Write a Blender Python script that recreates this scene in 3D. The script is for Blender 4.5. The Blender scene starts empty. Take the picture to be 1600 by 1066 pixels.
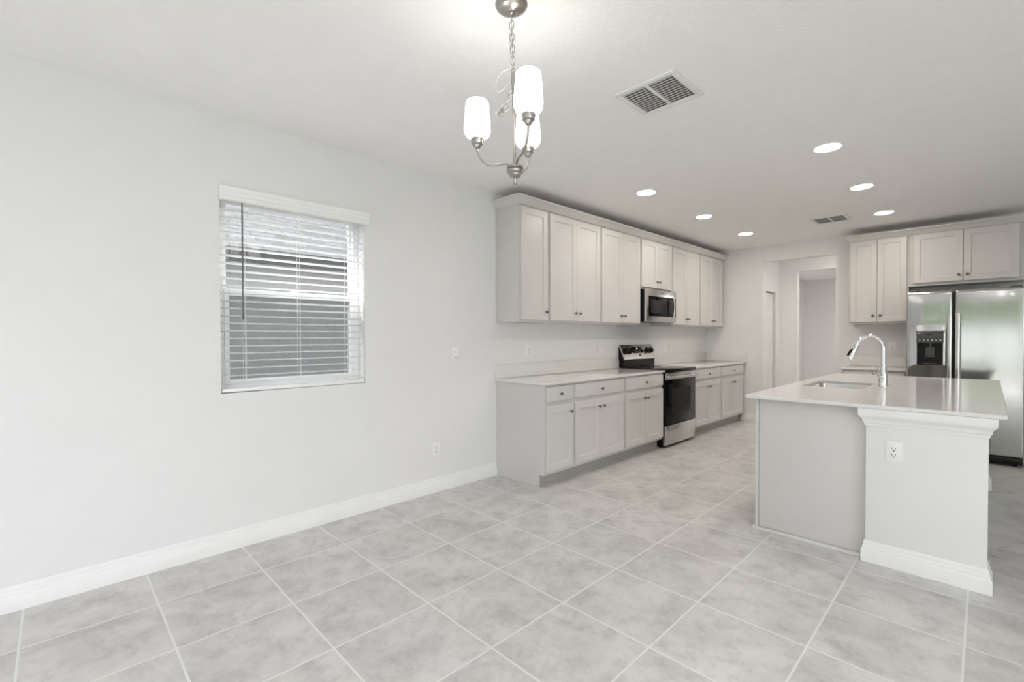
import bpy, bmesh, math, random
from mathutils import Vector, Matrix

random.seed(7)
SC = bpy.context.scene
COL = SC.collection
PI = math.pi

# ------------------------------------------------------------------ camera
# World: left wall is x = 0, the kitchen's back wall is y = YB, floor z = 0.
H = 2.855          # ceiling height
YB = 8.099         # back wall of the kitchen
XR, YR = 8.6, -2.6 # right wall and rear wall of the room (behind the camera)
CAM_R = Vector((0.70319, 0.71099, -0.0035))
YAW, PITCH, ROLL = 0.7909, -0.0143, 0.0035
F_PX, U0, V0 = 728.2, 812.15, 537.22
s, c = math.sin(YAW), math.cos(YAW)
r0, u0, f0 = Vector((c, s, 0)), Vector((0, 0, 1)), Vector((-s, c, 0))
fw = math.cos(PITCH) * f0 + math.sin(PITCH) * u0
up = -math.sin(PITCH) * f0 + math.cos(PITCH) * u0
rt = math.cos(ROLL) * r0 - math.sin(ROLL) * up
up = math.sin(ROLL) * r0 + math.cos(ROLL) * up
cam_data = bpy.data.cameras.new('camera')
cam_data.sensor_width = 36
cam_data.lens = F_PX * 36 / 1600
cam_data.shift_x = (800 - U0) / 1600
cam_data.shift_y = (V0 - 533) / 1600
cam_data.clip_start = 0.05
cam = bpy.data.objects.new('camera', cam_data)
COL.objects.link(cam)
M = Matrix.Identity(4)
for i in range(3):
    M[i][0], M[i][1], M[i][2] = rt[i], up[i], -fw[i]
M[0][3], M[1][3], M[2][3] = 3.535, 0.0, 1.4015
cam.matrix_world = M
SC.camera = cam

# ------------------------------------------------------------------ view, world, sun
SC.view_settings.view_transform = 'Standard'
SC.view_settings.look = 'None'
SC.view_settings.gamma = 1
SC.view_settings.use_curve_mapping = False
SC.view_settings.exposure = 2.17
SC.cycles.max_bounces = 14
SC.cycles.diffuse_bounces = 10
SC.cycles.glossy_bounces = 6
SC.cycles.transparent_max_bounces = 32
SC.cycles.caustics_reflective = False
SC.cycles.caustics_refractive = False
SC.cycles.sample_clamp_indirect = 6

world = bpy.data.worlds.new('sky')
SC.world = world
world.use_nodes = True
wn = world.node_tree.nodes
wn['Background'].inputs[0].default_value = (0.92, 0.96, 1.0, 1)   # bright hazy sky
wn['Background'].inputs[1].default_value = 1.7

sun = bpy.data.lights.new('sun', 'SUN')
sun.energy = 3.3
sun.angle = math.radians(1.5)
sun.color = (1, 0.985, 0.96)
sun_o = bpy.data.objects.new('sun', sun)
COL.objects.link(sun_o)
sun_o.location = (0, -12, 12)
sun_o.rotation_euler = Vector((0.24, 0.52, -0.72)).to_track_quat('-Z', 'Y').to_euler()

def portal(name, loc, direction, w, h):
    l = bpy.data.lights.new(name, 'AREA')
    l.shape = 'RECTANGLE'
    l.size, l.size_y = w, h
    l.cycles.is_portal = True
    o = bpy.data.objects.new(name, l)
    COL.objects.link(o)
    o.location = loc
    o.rotation_euler = Vector(direction).to_track_quat('-Z', 'Z').to_euler()
portal('slider_portal', (3.375, YR - 0.02, 1.25), (0, 1, 0), 3.05, 2.5)
portal('added_rear_portal', (6.1, YR - 0.02, 1.4), (0, 1, 0), 1.6, 2.0)
portal('added_right_portal', (XR + 0.02, -0.4, 1.3), (-1, 0, 0), 3.6, 2.3)
portal('side_window_portal', (-0.16, 1.25, 1.68), (1, 0, 0), 1.0, 1.3)

# ------------------------------------------------------------------ materials
def new_mat(name):
    m = bpy.data.materials.new(name)
    m.use_nodes = True
    return m, m.node_tree.nodes, m.node_tree.links, m.node_tree.nodes['Principled BSDF']

def mat(name, col, rough=0.5, metal=0.0, var=0.03, vscale=6.0, bump=0.0, bscale=40.0, stretch=(1, 1, 1),
        coat=0.0, rvar=0.0, spec=0.5):
    m, n, l, b = new_mat(name)
    b.inputs['Roughness'].default_value = rough
    b.inputs['Metallic'].default_value = metal
    b.inputs['Specular IOR Level'].default_value = spec
    b.inputs['Coat Weight'].default_value = coat
    b.inputs['Coat Roughness'].default_value = 0.05
    tc = n.new('ShaderNodeTexCoord')
    mp = n.new('ShaderNodeMapping')
    mp.inputs['Scale'].default_value = stretch
    l.new(tc.outputs['Object'], mp.inputs[0])
    ns = n.new('ShaderNodeTexNoise')
    ns.inputs['Scale'].default_value = vscale
    ns.inputs['Detail'].default_value = 3
    l.new(mp.outputs[0], ns.inputs['Vector'])
    cr = n.new('ShaderNodeValToRGB')
    cr.color_ramp.elements[0].position, cr.color_ramp.elements[1].position = 0.3, 0.7
    cr.color_ramp.elements[0].color = tuple(x * (1 - var) for x in col) + (1,)
    cr.color_ramp.elements[1].color = tuple(min(1, x * (1 + var)) for x in col) + (1,)
    l.new(ns.outputs['Fac'], cr.inputs[0])
    l.new(cr.outputs[0], b.inputs['Base Color'])
    if rvar:
        mr = n.new('ShaderNodeMapRange')
        mr.inputs['To Min'].default_value = max(0.01, rough - rvar)
        mr.inputs['To Max'].default_value = rough + rvar
        l.new(ns.outputs['Fac'], mr.inputs[0])
        l.new(mr.outputs[0], b.inputs['Roughness'])
    if bump:
        n2 = n.new('ShaderNodeTexNoise')
        n2.inputs['Scale'].default_value = bscale
        n2.inputs['Detail'].default_value = 4
        l.new(mp.outputs[0], n2.inputs['Vector'])
        bp = n.new('ShaderNodeBump')
        bp.inputs['Strength'].default_value = bump
        bp.inputs['Distance'].default_value = 0.01
        l.new(n2.outputs['Fac'], bp.inputs['Height'])
        l.new(bp.outputs[0], b.inputs['Normal'])
    return m

def emit_mat(name, col, strength, base=(0.9, 0.9, 0.88)):
    m, n, l, b = new_mat(name)
    b.inputs['Base Color'].default_value = base + (1,)
    b.inputs['Roughness'].default_value = 0.4
    b.inputs['Emission Color'].default_value = col + (1,)
    b.inputs['Emission Strength'].default_value = strength
    return m

def glass_mat(name, tint, refl=0.06, rough=0.0):
    m, n, l, b = new_mat(name)
    out = n['Material Output']
    tr = n.new('ShaderNodeBsdfTransparent')
    tr.inputs[0].default_value = tint + (1,)
    gl = n.new('ShaderNodeBsdfGlossy')
    gl.inputs['Roughness'].default_value = rough
    fr = n.new('ShaderNodeFresnel')
    ge = n.new('ShaderNodeNewGeometry')          # same reflectance from either face of the pane
    ior = n.new('ShaderNodeMath'); ior.operation = 'MULTIPLY_ADD'
    l.new(ge.outputs['Backfacing'], ior.inputs[0])
    ior.inputs[1].default_value, ior.inputs[2].default_value = 1 / 1.45 - 1.45, 1.45
    l.new(ior.outputs[0], fr.inputs[0])
    mx = n.new('ShaderNodeMixShader')
    l.new(fr.outputs[0], mx.inputs[0])
    l.new(tr.outputs[0], mx.inputs[1])
    l.new(gl.outputs[0], mx.inputs[2])
    l.new(mx.outputs[0], out.inputs[0])
    return m

def tile_mat():
    m, n, l, b = new_mat('grey_floor_tile')
    def math_(op, a, bb=None, cc=None):
        k = n.new('ShaderNodeMath'); k.operation = op
        for i, v in enumerate((a, bb, cc)):
            if v is None: continue
            if isinstance(v, (int, float)): k.inputs[i].default_value = v
            else: l.new(v, k.inputs[i])
        return k.outputs[0]
    T, ta, tx, ty = 0.5027, 0.0058, 1.4622, 0.8647
    tc = n.new('ShaderNodeTexCoord')
    mp = n.new('ShaderNodeMapping'); mp.vector_type = 'TEXTURE'
    mp.inputs['Location'].default_value = (tx, ty, 0)
    mp.inputs['Rotation'].default_value = (0, 0, ta)
    mp.inputs['Scale'].default_value = (T, T, 1)
    l.new(tc.outputs['Object'], mp.inputs[0])
    sp = n.new('ShaderNodeSeparateXYZ'); l.new(mp.outputs[0], sp.inputs[0])
    du = math_('ABSOLUTE', math_('SUBTRACT', math_('FRACT', math_('ADD', sp.outputs[0], 0.5)), 0.5))
    dv = math_('ABSOLUTE', math_('SUBTRACT', math_('FRACT', math_('ADD', sp.outputs[1], 0.5)), 0.5))
    dmin = math_('MINIMUM', du, dv)                     # distance to the nearest joint, in tiles
    g = n.new('ShaderNodeMapRange'); g.interpolation_type = 'SMOOTHSTEP'
    g.inputs['From Min'].default_value = 0.0075; g.inputs['From Max'].default_value = 0.0115
    l.new(dmin, g.inputs[0])                            # 0 on the grout, 1 on the tile
    ij = n.new('ShaderNodeCombineXYZ')
    l.new(math_('FLOOR', sp.outputs[0]), ij.inputs[0]); l.new(math_('FLOOR', sp.outputs[1]), ij.inputs[1])
    wn_ = n.new('ShaderNodeTexWhiteNoise'); l.new(ij.outputs[0], wn_.inputs['Vector'])
    off = n.new('ShaderNodeVectorMath'); off.operation = 'MULTIPLY_ADD'
    l.new(wn_.outputs['Color'], off.inputs[0]); off.inputs[1].default_value = (20, 20, 20)
    l.new(tc.outputs['Object'], off.inputs[2])
    n1 = n.new('ShaderNodeTexNoise'); n1.inputs['Scale'].default_value = 4.2; n1.inputs['Detail'].default_value = 7
    n1.inputs['Roughness'].default_value = 0.62; n1.inputs['Distortion'].default_value = 0.4
    l.new(off.outputs[0], n1.inputs['Vector'])
    n2 = n.new('ShaderNodeTexNoise'); n2.inputs['Scale'].default_value = 8; n2.inputs['Detail'].default_value = 10
    n2.inputs['Roughness'].default_value = 0.76; n2.inputs['Distortion'].default_value = 0.25
    l.new(off.outputs[0], n2.inputs['Vector'])
    r1 = n.new('ShaderNodeValToRGB')
    e = r1.color_ramp.elements
    e[0].position, e[0].color = 0.30, (0.50, 0.492, 0.478, 1)
    e[1].position, e[1].color = 0.62, (0.655, 0.645, 0.63, 1)
    l.new(n1.outputs['Fac'], r1.inputs[0])
    r2 = n.new('ShaderNodeValToRGB')
    e = r2.color_ramp.elements
    e[0].position, e[0].color = 0.34, (0.72, 0.72, 0.72, 1)
    e[1].position, e[1].color = 0.52, (1, 1, 1, 1)
    l.new(n2.outputs['Fac'], r2.inputs[0])
    mu = n.new('ShaderNodeMix'); mu.data_type = 'RGBA'; mu.blend_type = 'MULTIPLY'
    mu.inputs[0].default_value = 0.8
    l.new(r1.outputs[0], mu.inputs[6]); l.new(r2.outputs[0], mu.inputs[7])
    mg = n.new('ShaderNodeMix'); mg.data_type = 'RGBA'
    l.new(g.outputs[0], mg.inputs[0])
    mg.inputs[6].default_value = (0.76, 0.755, 0.745, 1)  # light grout
    l.new(mu.outputs[2], mg.inputs[7])
    l.new(mg.outputs[2], b.inputs['Base Color'])
    ro = n.new('ShaderNodeMapRange')
    ro.inputs['To Min'].default_value = 0.7; ro.inputs['To Max'].default_value = 0.34
    l.new(g.outputs[0], ro.inputs[0]); l.new(ro.outputs[0], b.inputs['Roughness'])
    hh = math_('MULTIPLY_ADD', n2.outputs['Fac'], 0.12, g.outputs[0])
    bp = n.new('ShaderNodeBump'); bp.inputs['Strength'].default_value = 0.25; bp.inputs['Distance'].default_value = 0.002
    l.new(hh, bp.inputs['Height']); l.new(bp.outputs[0], b.inputs['Normal'])
    return m

def shingle_mat():
    m, n, l, b = new_mat('grey_roof_shingles')
    tc = n.new('ShaderNodeTexCoord')
    br = n.new('ShaderNodeTexBrick')
    br.inputs['Scale'].default_value = 1
    br.inputs['Brick Width'].default_value = 0.32
    br.inputs['Row Height'].default_value = 0.14
    br.inputs['Mortar Size'].default_value = 0.012
    br.inputs['Color1'].default_value = (0.060, 0.059, 0.058, 1)
    br.inputs['Color2'].default_value = (0.026, 0.0255, 0.025, 1)
    br.inputs['Mortar'].default_value = (0.02, 0.02, 0.02, 1)
    l.new(tc.outputs['UV'], br.inputs['Vector'])
    l.new(br.outputs[0], b.inputs['Base Color'])
    b.inputs['Roughness'].default_value = 0.9
    return m

MT = {}
MT['wall'] = mat('white_wall_paint', (0.785, 0.783, 0.78), 0.6, var=0.008, bump=0.06, bscale=90)
MT['ceiling'] = mat('white_textured_ceiling', (0.92, 0.915, 0.912), 0.8, var=0.01, bump=0.35, bscale=55)
MT['trim'] = mat('white_trim_paint', (0.84, 0.84, 0.83), 0.35, var=0.01)
MT['cab'] = mat('grey_cabinet_paint', (0.625, 0.609, 0.591), 0.34, var=0.012, vscale=3)
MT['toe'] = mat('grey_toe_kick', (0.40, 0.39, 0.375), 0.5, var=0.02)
MT['quartz'] = mat('white_quartz', (0.74, 0.73, 0.715), 0.09, var=0.012, vscale=40, spec=0.55)
MT['steel'] = mat('stainless_steel', (0.62, 0.61, 0.59), 0.2, 1.0, var=0.03, vscale=3, stretch=(1, 1, 60), rvar=0.04)
MT['fridge'] = mat('polished_fridge_steel', (0.52, 0.515, 0.505), 0.11, 1.0, var=0.02, vscale=2, stretch=(1, 1, 60), rvar=0.012)
MT['sinksteel'] = mat('satin_sink_steel', (0.66, 0.65, 0.63), 0.22, 1.0, var=0.02, vscale=8)
MT['nickel'] = mat('brushed_nickel', (0.45, 0.43, 0.40), 0.28, 1.0, var=0.05, vscale=30)
MT['knob'] = mat('dark_nickel_knob', (0.24, 0.225, 0.205), 0.25, 1.0, var=0.05, vscale=30)
MT['chrome'] = mat('chrome', (0.82, 0.82, 0.83), 0.05, 1.0, var=0.01)
MT['black'] = mat('black_enamel', (0.006, 0.006, 0.006), 0.3, var=0.1, spec=0.25)
MT['blackglass'] = mat('black_glass', (0.004, 0.004, 0.0045), 0.05, var=0.05, spec=0.12)
MT['ovenpane'] = mat('dark_oven_window', (0.009, 0.009, 0.009), 0.10, var=0.1, spec=0.12)
MT['greyplastic'] = mat('charcoal_plastic', (0.06, 0.06, 0.058), 0.35, var=0.05)
MT['darkgrey'] = mat('dark_grey_metal', (0.10, 0.10, 0.098), 0.45, var=0.05)
MT['plastic'] = mat('white_plastic', (0.86, 0.86, 0.84), 0.3, var=0.005)
MT['slot'] = mat('dark_slot', (0.03, 0.03, 0.03), 0.6, var=0.05)
MT['vent'] = mat('white_vent_metal', (0.80, 0.80, 0.79), 0.35, var=0.01)
MT['ventshade'] = mat('duct_shade', (0.10, 0.10, 0.10), 0.8, var=0.1)  # shade inside the duct, put into a dark sheet colour
MT['filter'] = mat('grey_return_filter', (0.30, 0.31, 0.30), 0.8, var=0.05)
MT['blind'] = mat('white_blind_slat', (0.88, 0.88, 0.87), 0.4, var=0.005)
def slat_mat():
    m, n, l, b = new_mat('white_vinyl_slat')
    b.inputs['Base Color'].default_value = (0.90, 0.90, 0.89, 1)
    b.inputs['Roughness'].default_value = 0.4
    tl = n.new('ShaderNodeBsdfTranslucent')
    tl.inputs[0].default_value = (0.88, 0.88, 0.87, 1)
    mx = n.new('ShaderNodeMixShader')
    mx.inputs[0].default_value = 0.40
    l.new(b.outputs[0], mx.inputs[1]); l.new(tl.outputs[0], mx.inputs[2])
    l.new(mx.outputs[0], n['Material Output'].inputs[0])
    return m
MT['slat'] = slat_mat()
MT['wand'] = mat('grey_wand', (0.10, 0.11, 0.12), 0.2, var=0.05)
MT['vinyl'] = mat('white_vinyl', (0.85, 0.86, 0.86), 0.3, var=0.01)
MT['pane'] = glass_mat('window_glass', (0.90, 0.90, 0.91))
MT['screen'] = glass_mat('insect_screen', (0.62, 0.63, 0.63), rough=0.5)
MT['doorpaint'] = mat('white_door_paint', (0.80, 0.78, 0.77), 0.4, var=0.01)
MT['gap'] = mat('door_gap_shade', (0.12, 0.11, 0.10), 0.7, var=0.05)  # dark colour standing for shade in the hall door gaps
MT['shade'] = emit_mat('lit_opal_glass', (1.0, 0.97, 0.94), 0.7)
MT['lens'] = emit_mat('lit_led_lens', (1.0, 0.90, 0.80), 24.0)
MT['added_room_lens'] = emit_mat('added_living_fill_lens', (1.0, 0.97, 0.95), 16.0)  # glow of the fill lamps added near the camera
MT['added_hall_lens'] = emit_mat('added_hall_fill_lens', (1.0, 0.94, 0.88), 52.0)  # glow of the lamp added in the hall
MT['added_far_lens'] = emit_mat('added_far_fill_lens', (1.0, 0.95, 0.90), 125.0)  # glow of the lamp added in the far room
MT['display'] = emit_mat('oven_clock_glow', (0.7, 0.85, 1.0), 0.3, (0.1, 0.1, 0.1))
MT['floor'] = tile_mat()
MT['stucco'] = mat('grey_stucco', (0.28, 0.28, 0.27), 0.9, var=0.06, vscale=3, bump=0.4, bscale=60)
MT['fascia'] = mat('dark_fascia', (0.018, 0.018, 0.018), 0.6, var=0.1)
MT['shingle'] = shingle_mat()
MT['concrete'] = mat('grey_paver', (0.15, 0.147, 0.143), 0.85, var=0.08, bump=0.2, bscale=30)
MT['grass'] = mat('lawn_green', (0.17, 0.20, 0.10), 0.9, var=0.3, vscale=12, bump=0.8, bscale=70)
MT['leaf'] = mat('tree_green', (0.12, 0.155, 0.085), 0.8, var=0.4, vscale=5, bump=0.6, bscale=20)
MT['bark'] = mat('bark', (0.14, 0.10, 0.07), 0.9, var=0.3, vscale=12, bump=0.6)
MT['fence'] = mat('pale_vinyl_fence', (0.55, 0.55, 0.545), 0.45, var=0.02)

# ------------------------------------------------------------------ mesh helpers
ORIGIN = {}
ID = lambda a, b, d: (a, b, d)

class MB:
    """Collects shapes given in a local frame (fn maps it to world) into one mesh."""
    def __init__(self, fn=None):
        self.bm = bmesh.new()
        self.fn = fn
    def _v(self, p):
        return self.bm.verts.new(self.fn(*p) if self.fn else p)
    def face(self, vs):
        try: return self.bm.faces.new(vs)
        except ValueError: return None
    def box(self, x0, x1, y0, y1, z0, z1, bev=0.0, seg=2):
        v = [self._v(p) for p in ((x0, y0, z0), (x1, y0, z0), (x1, y1, z0), (x0, y1, z0),
                                  (x0, y0, z1), (x1, y0, z1), (x1, y1, z1), (x0, y1, z1))]
        fs = [self.face([v[i] for i in q]) for q in ((0, 3, 2, 1), (4, 5, 6, 7), (0, 1, 5, 4), (1, 2, 6, 5), (2, 3, 7, 6), (3, 0, 4, 7))]
        if bev:
            bmesh.ops.recalc_face_normals(self.bm, faces=fs)
            es = list({e for f in fs for e in f.edges})
            bmesh.ops.bevel(self.bm, geom=es, offset=bev, segments=seg, affect='EDGES', profile=0.5)
        return self
    def rings(self, rings, cap0=True, cap1=True, closed=True):
        """rings: list of lists of points; skin consecutive rings."""
        vs = [[self._v(p) for p in r] for r in rings]
        for a, b in zip(vs, vs[1:]):
            n = len(a)
            for i in range(n if closed else n - 1):
                j = (i + 1) % n
                self.face([a[i], a[j], b[j], b[i]])
        if cap0: self.face(vs[0])
        if cap1: self.face(list(reversed(vs[-1])))
        return vs
    def lathe(self, cx, cy, prof, n=32, axis='z', cap0=True, cap1=True):
        rs = []
        for r, h in prof:
            ring = []
            for i in range(n):
                a = 2 * PI * i / n
                p, q = r * math.cos(a), r * math.sin(a)
                if axis == 'z': ring.append((cx + p, cy + q, h))
                elif axis == 'x': ring.append((h, cx + p, cy + q))
                else: ring.append((cx + p, h, cy + q))
            rs.append(ring)
        self.rings(rs, cap0, cap1)
        return self
    def tube(self, pts, r, n=12, closed=False, radii=None, cap=True):
        pts = [Vector(p) for p in pts]
        N = len(pts)
        tang = []
        for i in range(N):
            if closed: t = pts[(i + 1) % N] - pts[i - 1]
            else: t = pts[min(i + 1, N - 1)] - pts[max(i - 1, 0)]
            tang.append(t.normalized())
        ref = Vector((0, 0, 1)) if abs(tang[0].z) < 0.9 else Vector((1, 0, 0))
        nrm = tang[0].cross(ref).normalized()
        rs = []
        for i in range(N):
            nrm = (nrm - tang[i] * nrm.dot(tang[i])).normalized()
            bn = tang[i].cross(nrm)
            rr = radii[i] if radii else r
            rs.append([tuple(pts[i] + nrm * (rr * math.cos(2 * PI * k / n)) + bn * (rr * math.sin(2 * PI * k / n))) for k in range(n)])
        if closed: rs.append(rs[0])
        self.rings(rs, cap and not closed, cap and not closed)
        return self
    def cyl(self, p0, p1, r0, r1=None, n=24):
        return self.tube([p0, p1], r0, n, radii=[r0, r1 if r1 is not None else r0])
    def prism(self, poly, lo, hi, axis='y'):
        def P(a, b, h):
            return (a, h, b) if axis == 'y' else ((h, a, b) if axis == 'x' else (a, b, h))
        self.rings([[P(a, b, lo) for a, b in poly], [P(a, b, hi) for a, b in poly]])
        return self
    def sweep(self, path, prof, closed=False):
        """profile [(out, z)] swept along a plan path [(x, y)]; out is to the right of travel, mitred."""
        N = len(path)
        rs = []
        for i in range(N):
            p = Vector(path[i])
            dirs = []
            if closed or i > 0: dirs.append((p - Vector(path[i - 1])).normalized())
            if closed or i < N - 1: dirs.append((Vector(path[(i + 1) % N]) - p).normalized())
            nr = [Vector((d.y, -d.x)) for d in dirs]
            if len(nr) == 2:
                b = (nr[0] + nr[1]).normalized()
                k = 1 / max(0.2, b.dot(nr[0]))
                off = b * k
            else: off = nr[0]
            rs.append([(p.x + off.x * o, p.y + off.y * o, z) for o, z in prof])
        if closed: rs.append(rs[0])
        self.rings(rs, not closed, not closed)
        return self
    def shaker(self, a0, a1, b0, b1, d0, th=0.02, rail=0.062, rec=0.010):
        """recessed-panel door in a (width, height, depth) frame."""
        def ring(i, d): return [(a0 + i, b0 + i, d), (a1 - i, b0 + i, d), (a1 - i, b1 - i, d), (a0 + i, b1 - i, d)]
        d1 = d0 + th
        self.rings([ring(0, d0), ring(0, d1 - 0.003), ring(0.003, d1), ring(rail, d1), ring(rail + 0.003, d1 - 0.004),
                    ring(rail + 0.008, d1 - 0.005), ring(rail + 0.010, d1 - rec), ring(rail + 0.012, d1 - rec)])
        return self
    def slab(self, a0, a1, b0, b1, d0, th=0.02):
        def ring(i, d): return [(a0 + i, b0 + i, d), (a1 - i, b0 + i, d), (a1 - i, b1 - i, d), (a0 + i, b1 - i, d)]
        d1 = d0 + th
        self.rings([ring(0, d0), ring(0, d1 - 0.004), ring(0.002, d1 - 0.001), ring(0.005, d1)])
        return self
    def build(self, name, material, parent=None, smooth=35):
        bmesh.ops.recalc_face_normals(self.bm, faces=self.bm.faces)
        vs = [v.co for v in self.bm.verts]
        lo = Vector([min(v[i] for v in vs) for i in range(3)])
        hi = Vector([max(v[i] for v in vs) for i in range(3)])
        cen = Vector(((lo.x + hi.x) / 2, (lo.y + hi.y) / 2, lo.z if parent is None else (lo.z + hi.z) / 2))
        if name in ('floor',): cen = Vector((0, 0, 0))
        bmesh.ops.translate(self.bm, verts=self.bm.verts, vec=-cen)
        me = bpy.data.meshes.new(name)
        self.bm.to_mesh(me)
        self.bm.free()
        for p in me.polygons: p.use_smooth = True
        me.set_sharp_from_angle(angle=math.radians(smooth))
        me.materials.append(material)
        o = bpy.data.objects.new(name, me)
        COL.objects.link(o)
        ORIGIN[o] = cen
        if parent is not None:
            o.parent = parent
            o.location = cen - ORIGIN[parent]
        else:
            o.location = cen
        return o

def tag(o, label, cat, group=None, kind=None):
    o['label'] = label
    o['category'] = cat
    if group: o['group'] = group
    if kind: o['kind'] = kind
    return o

def thing(name, label, cat, loc, group=None):
    o = bpy.data.objects.new(name, None)
    COL.objects.link(o)
    o.empty_display_size = 0.1
    o.location = loc
    ORIGIN[o] = Vector(loc)
    return tag(o, label, cat, group)

def struct(name, mb, m, parent=None, label=None):
    o = mb.build(name, m, parent)
    if parent is None: o['kind'] = 'structure'
    if label: o['label'] = label
    return o

KNOB_MESH = {}
def knob(parent, fn, a, b, d, r=0.016):
    """round cabinet knob: stem and mushroom head, standing out along the depth axis; one shared mesh per facing."""
    key = (fn(0, 0, 1)[0] - fn(0, 0, 0)[0], fn(0, 0, 1)[1] - fn(0, 0, 0)[1], r)
    key = tuple(round(k, 3) for k in key)
    w = Vector(fn(a, b, d))
    if key in KNOB_MESH:
        o = KNOB_MESH[key].copy()
        COL.objects.link(o)
    else:
        m = MB(lambda x, y, z: tuple(Vector(fn(x, y, z)) - Vector(fn(0, 0, 0))))
        rs = []
        for rr, h in ((0.009, 0), (0.009, 0.002), (0.006, 0.004), (0.006, 0.014), (0.013, 0.017), (r, 0.021), (r, 0.025), (0.012, 0.029), (0.004, 0.031)):
            rs.append([(rr * math.cos(2 * PI * k / 20), rr * math.sin(2 * PI * k / 20), h) for k in range(20)])
        m.rings(rs)
        bmesh.ops.recalc_face_normals(m.bm, faces=m.bm.faces)
        me = bpy.data.meshes.new('knob'); m.bm.to_mesh(me); m.bm.free()
        for p in me.polygons: p.use_smooth = True
        me.materials.append(MT['knob'])
        o = bpy.data.objects.new('knob', me)
        COL.objects.link(o)
        KNOB_MESH[key] = o
    o.name = 'knob'
    o.parent = parent
    ORIGIN[o] = w
    o.location = w - ORIGIN[parent]
    return o

# ------------------------------------------------------------------ the setting
struct('floor', MB().box(-0.2, XR + 0.2, YR - 0.2, 15, -0.12, 0), MT['floor'])
struct('ceiling', MB().box(-0.24, XR + 0.9, YR - 0.2, 15, H, H + 0.2), MT['ceiling'])
WY0, WY1, WZ0, WZ1 = 0.752, 1.750, 1.036, 2.400    # window opening in the left wall
w = MB()
w.box(-0.2, 0, YR - 0.2, WY0, 0, H).box(-0.2, 0, WY1, YB + 0.14, 0, H)
w.box(-0.2, 0, WY0, WY1, 0, WZ0).box(-0.2, 0, WY0, WY1, WZ1, H)
struct('wall_left', w, MT['wall'])
OX0, OX1, OZ = 0.941, 1.929, 2.603                 # opening from the kitchen to the hall
w = MB()
w.box(0, OX0, YB, YB + 0.14, 0, H, 0.0).box(OX1, XR, YB, YB + 0.14, 0, H).box(OX0, OX1, YB, YB + 0.14, OZ, H)
struct('wall_back', w, MT['wall'])
# hall behind the opening
HX, HY = 0.80, 9.40
w = MB()
w.box(HX - 0.15, HX, YB + 0.14, 8.19, 0, H).box(HX - 0.15, HX, 9.22, HY, 0, H).box(HX - 0.15, HX, 8.19, 9.22, 2.186, H)
w.box(HX - 0.15, HX - 0.13, 8.19, 9.22, 0, 2.186)
struct('wall_hall_left', w, MT['wall'])
w = MB()
w.box(-0.2, 1.09, HY, HY + 0.14, 0, H).box(2.35, 4.2, HY, HY + 0.14, 0, H).box(1.09, 2.35, HY, HY + 0.14, 2.56, H)
struct('wall_hall_back', w, MT['wall'])
struct('wall_hall_right', MB().box(4.0, 4.15, YB + 0.14, HY, 0, H), MT['wall'])
struct('wall_far_left', MB().box(-0.1, 0.06, HY + 0.14, 14.0, 0, H), MT['wall'])
struct('wall_far_back', MB().box(-0.1, 4.2, 14.0, 14.15, 0, H), MT['wall'])
struct('wall_far_right', MB().box(4.0, 4.15, HY + 0.14, 14.0, 0, H), MT['wall'])
# rear wall with a wide glazed door and a window added for daylight, right wall with glazing added likewise (all behind or beside the camera)
SX0, SX1, SZ = 1.85, 4.90, 2.50
w = MB()
w.box(-0.2, SX0, YR - 0.2, YR, 0, H).box(SX0, SX1, YR - 0.2, YR, SZ, H).box(SX1, 5.3, YR - 0.2, YR, 0, H)
w.box(5.3, 6.9, YR - 0.2, YR, 0, 0.4).box(5.3, 6.9, YR - 0.2, YR, 2.4, H).box(6.9, XR + 0.2, YR - 0.2, YR, 0, H)
struct('wall_rear', w, MT['wall'])
w = MB()
w.box(XR, XR + 0.2, YR, -2.2, 0, H).box(XR, XR + 0.2, -2.2, 1.4, 0, 0.15).box(XR, XR + 0.2, -2.2, 1.4, 2.45, H).box(XR, XR + 0.2, 1.4, YB + 0.14, 0, H)
struct('wall_right', w, MT['wall'])

# baseboards
BASE_PROF = [(0, 0), (0.020, 0), (0.020, 0.072), (0.018, 0.078), (0.013, 0.082), (0.013, 0.096), (0.011, 0.100), (0.008, 0.103), (0.008, 0.120), (0.006, 0.127), (0.003, 0.130), (0, 0.130)]
struct('baseboard_left', MB().sweep([(0.0005, YR), (0.0005, 3.150)], BASE_PROF), MT['trim'])
struct('baseboard_back', MB().sweep([(0.60, YB - 0.0005), (OX0, YB - 0.0005)], BASE_PROF), MT['trim'])
struct('baseboard_hall', MB().sweep([(HX + 0.0005, HY - 0.0005), (1.09, HY - 0.0005)], BASE_PROF), MT['trim'])

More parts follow.
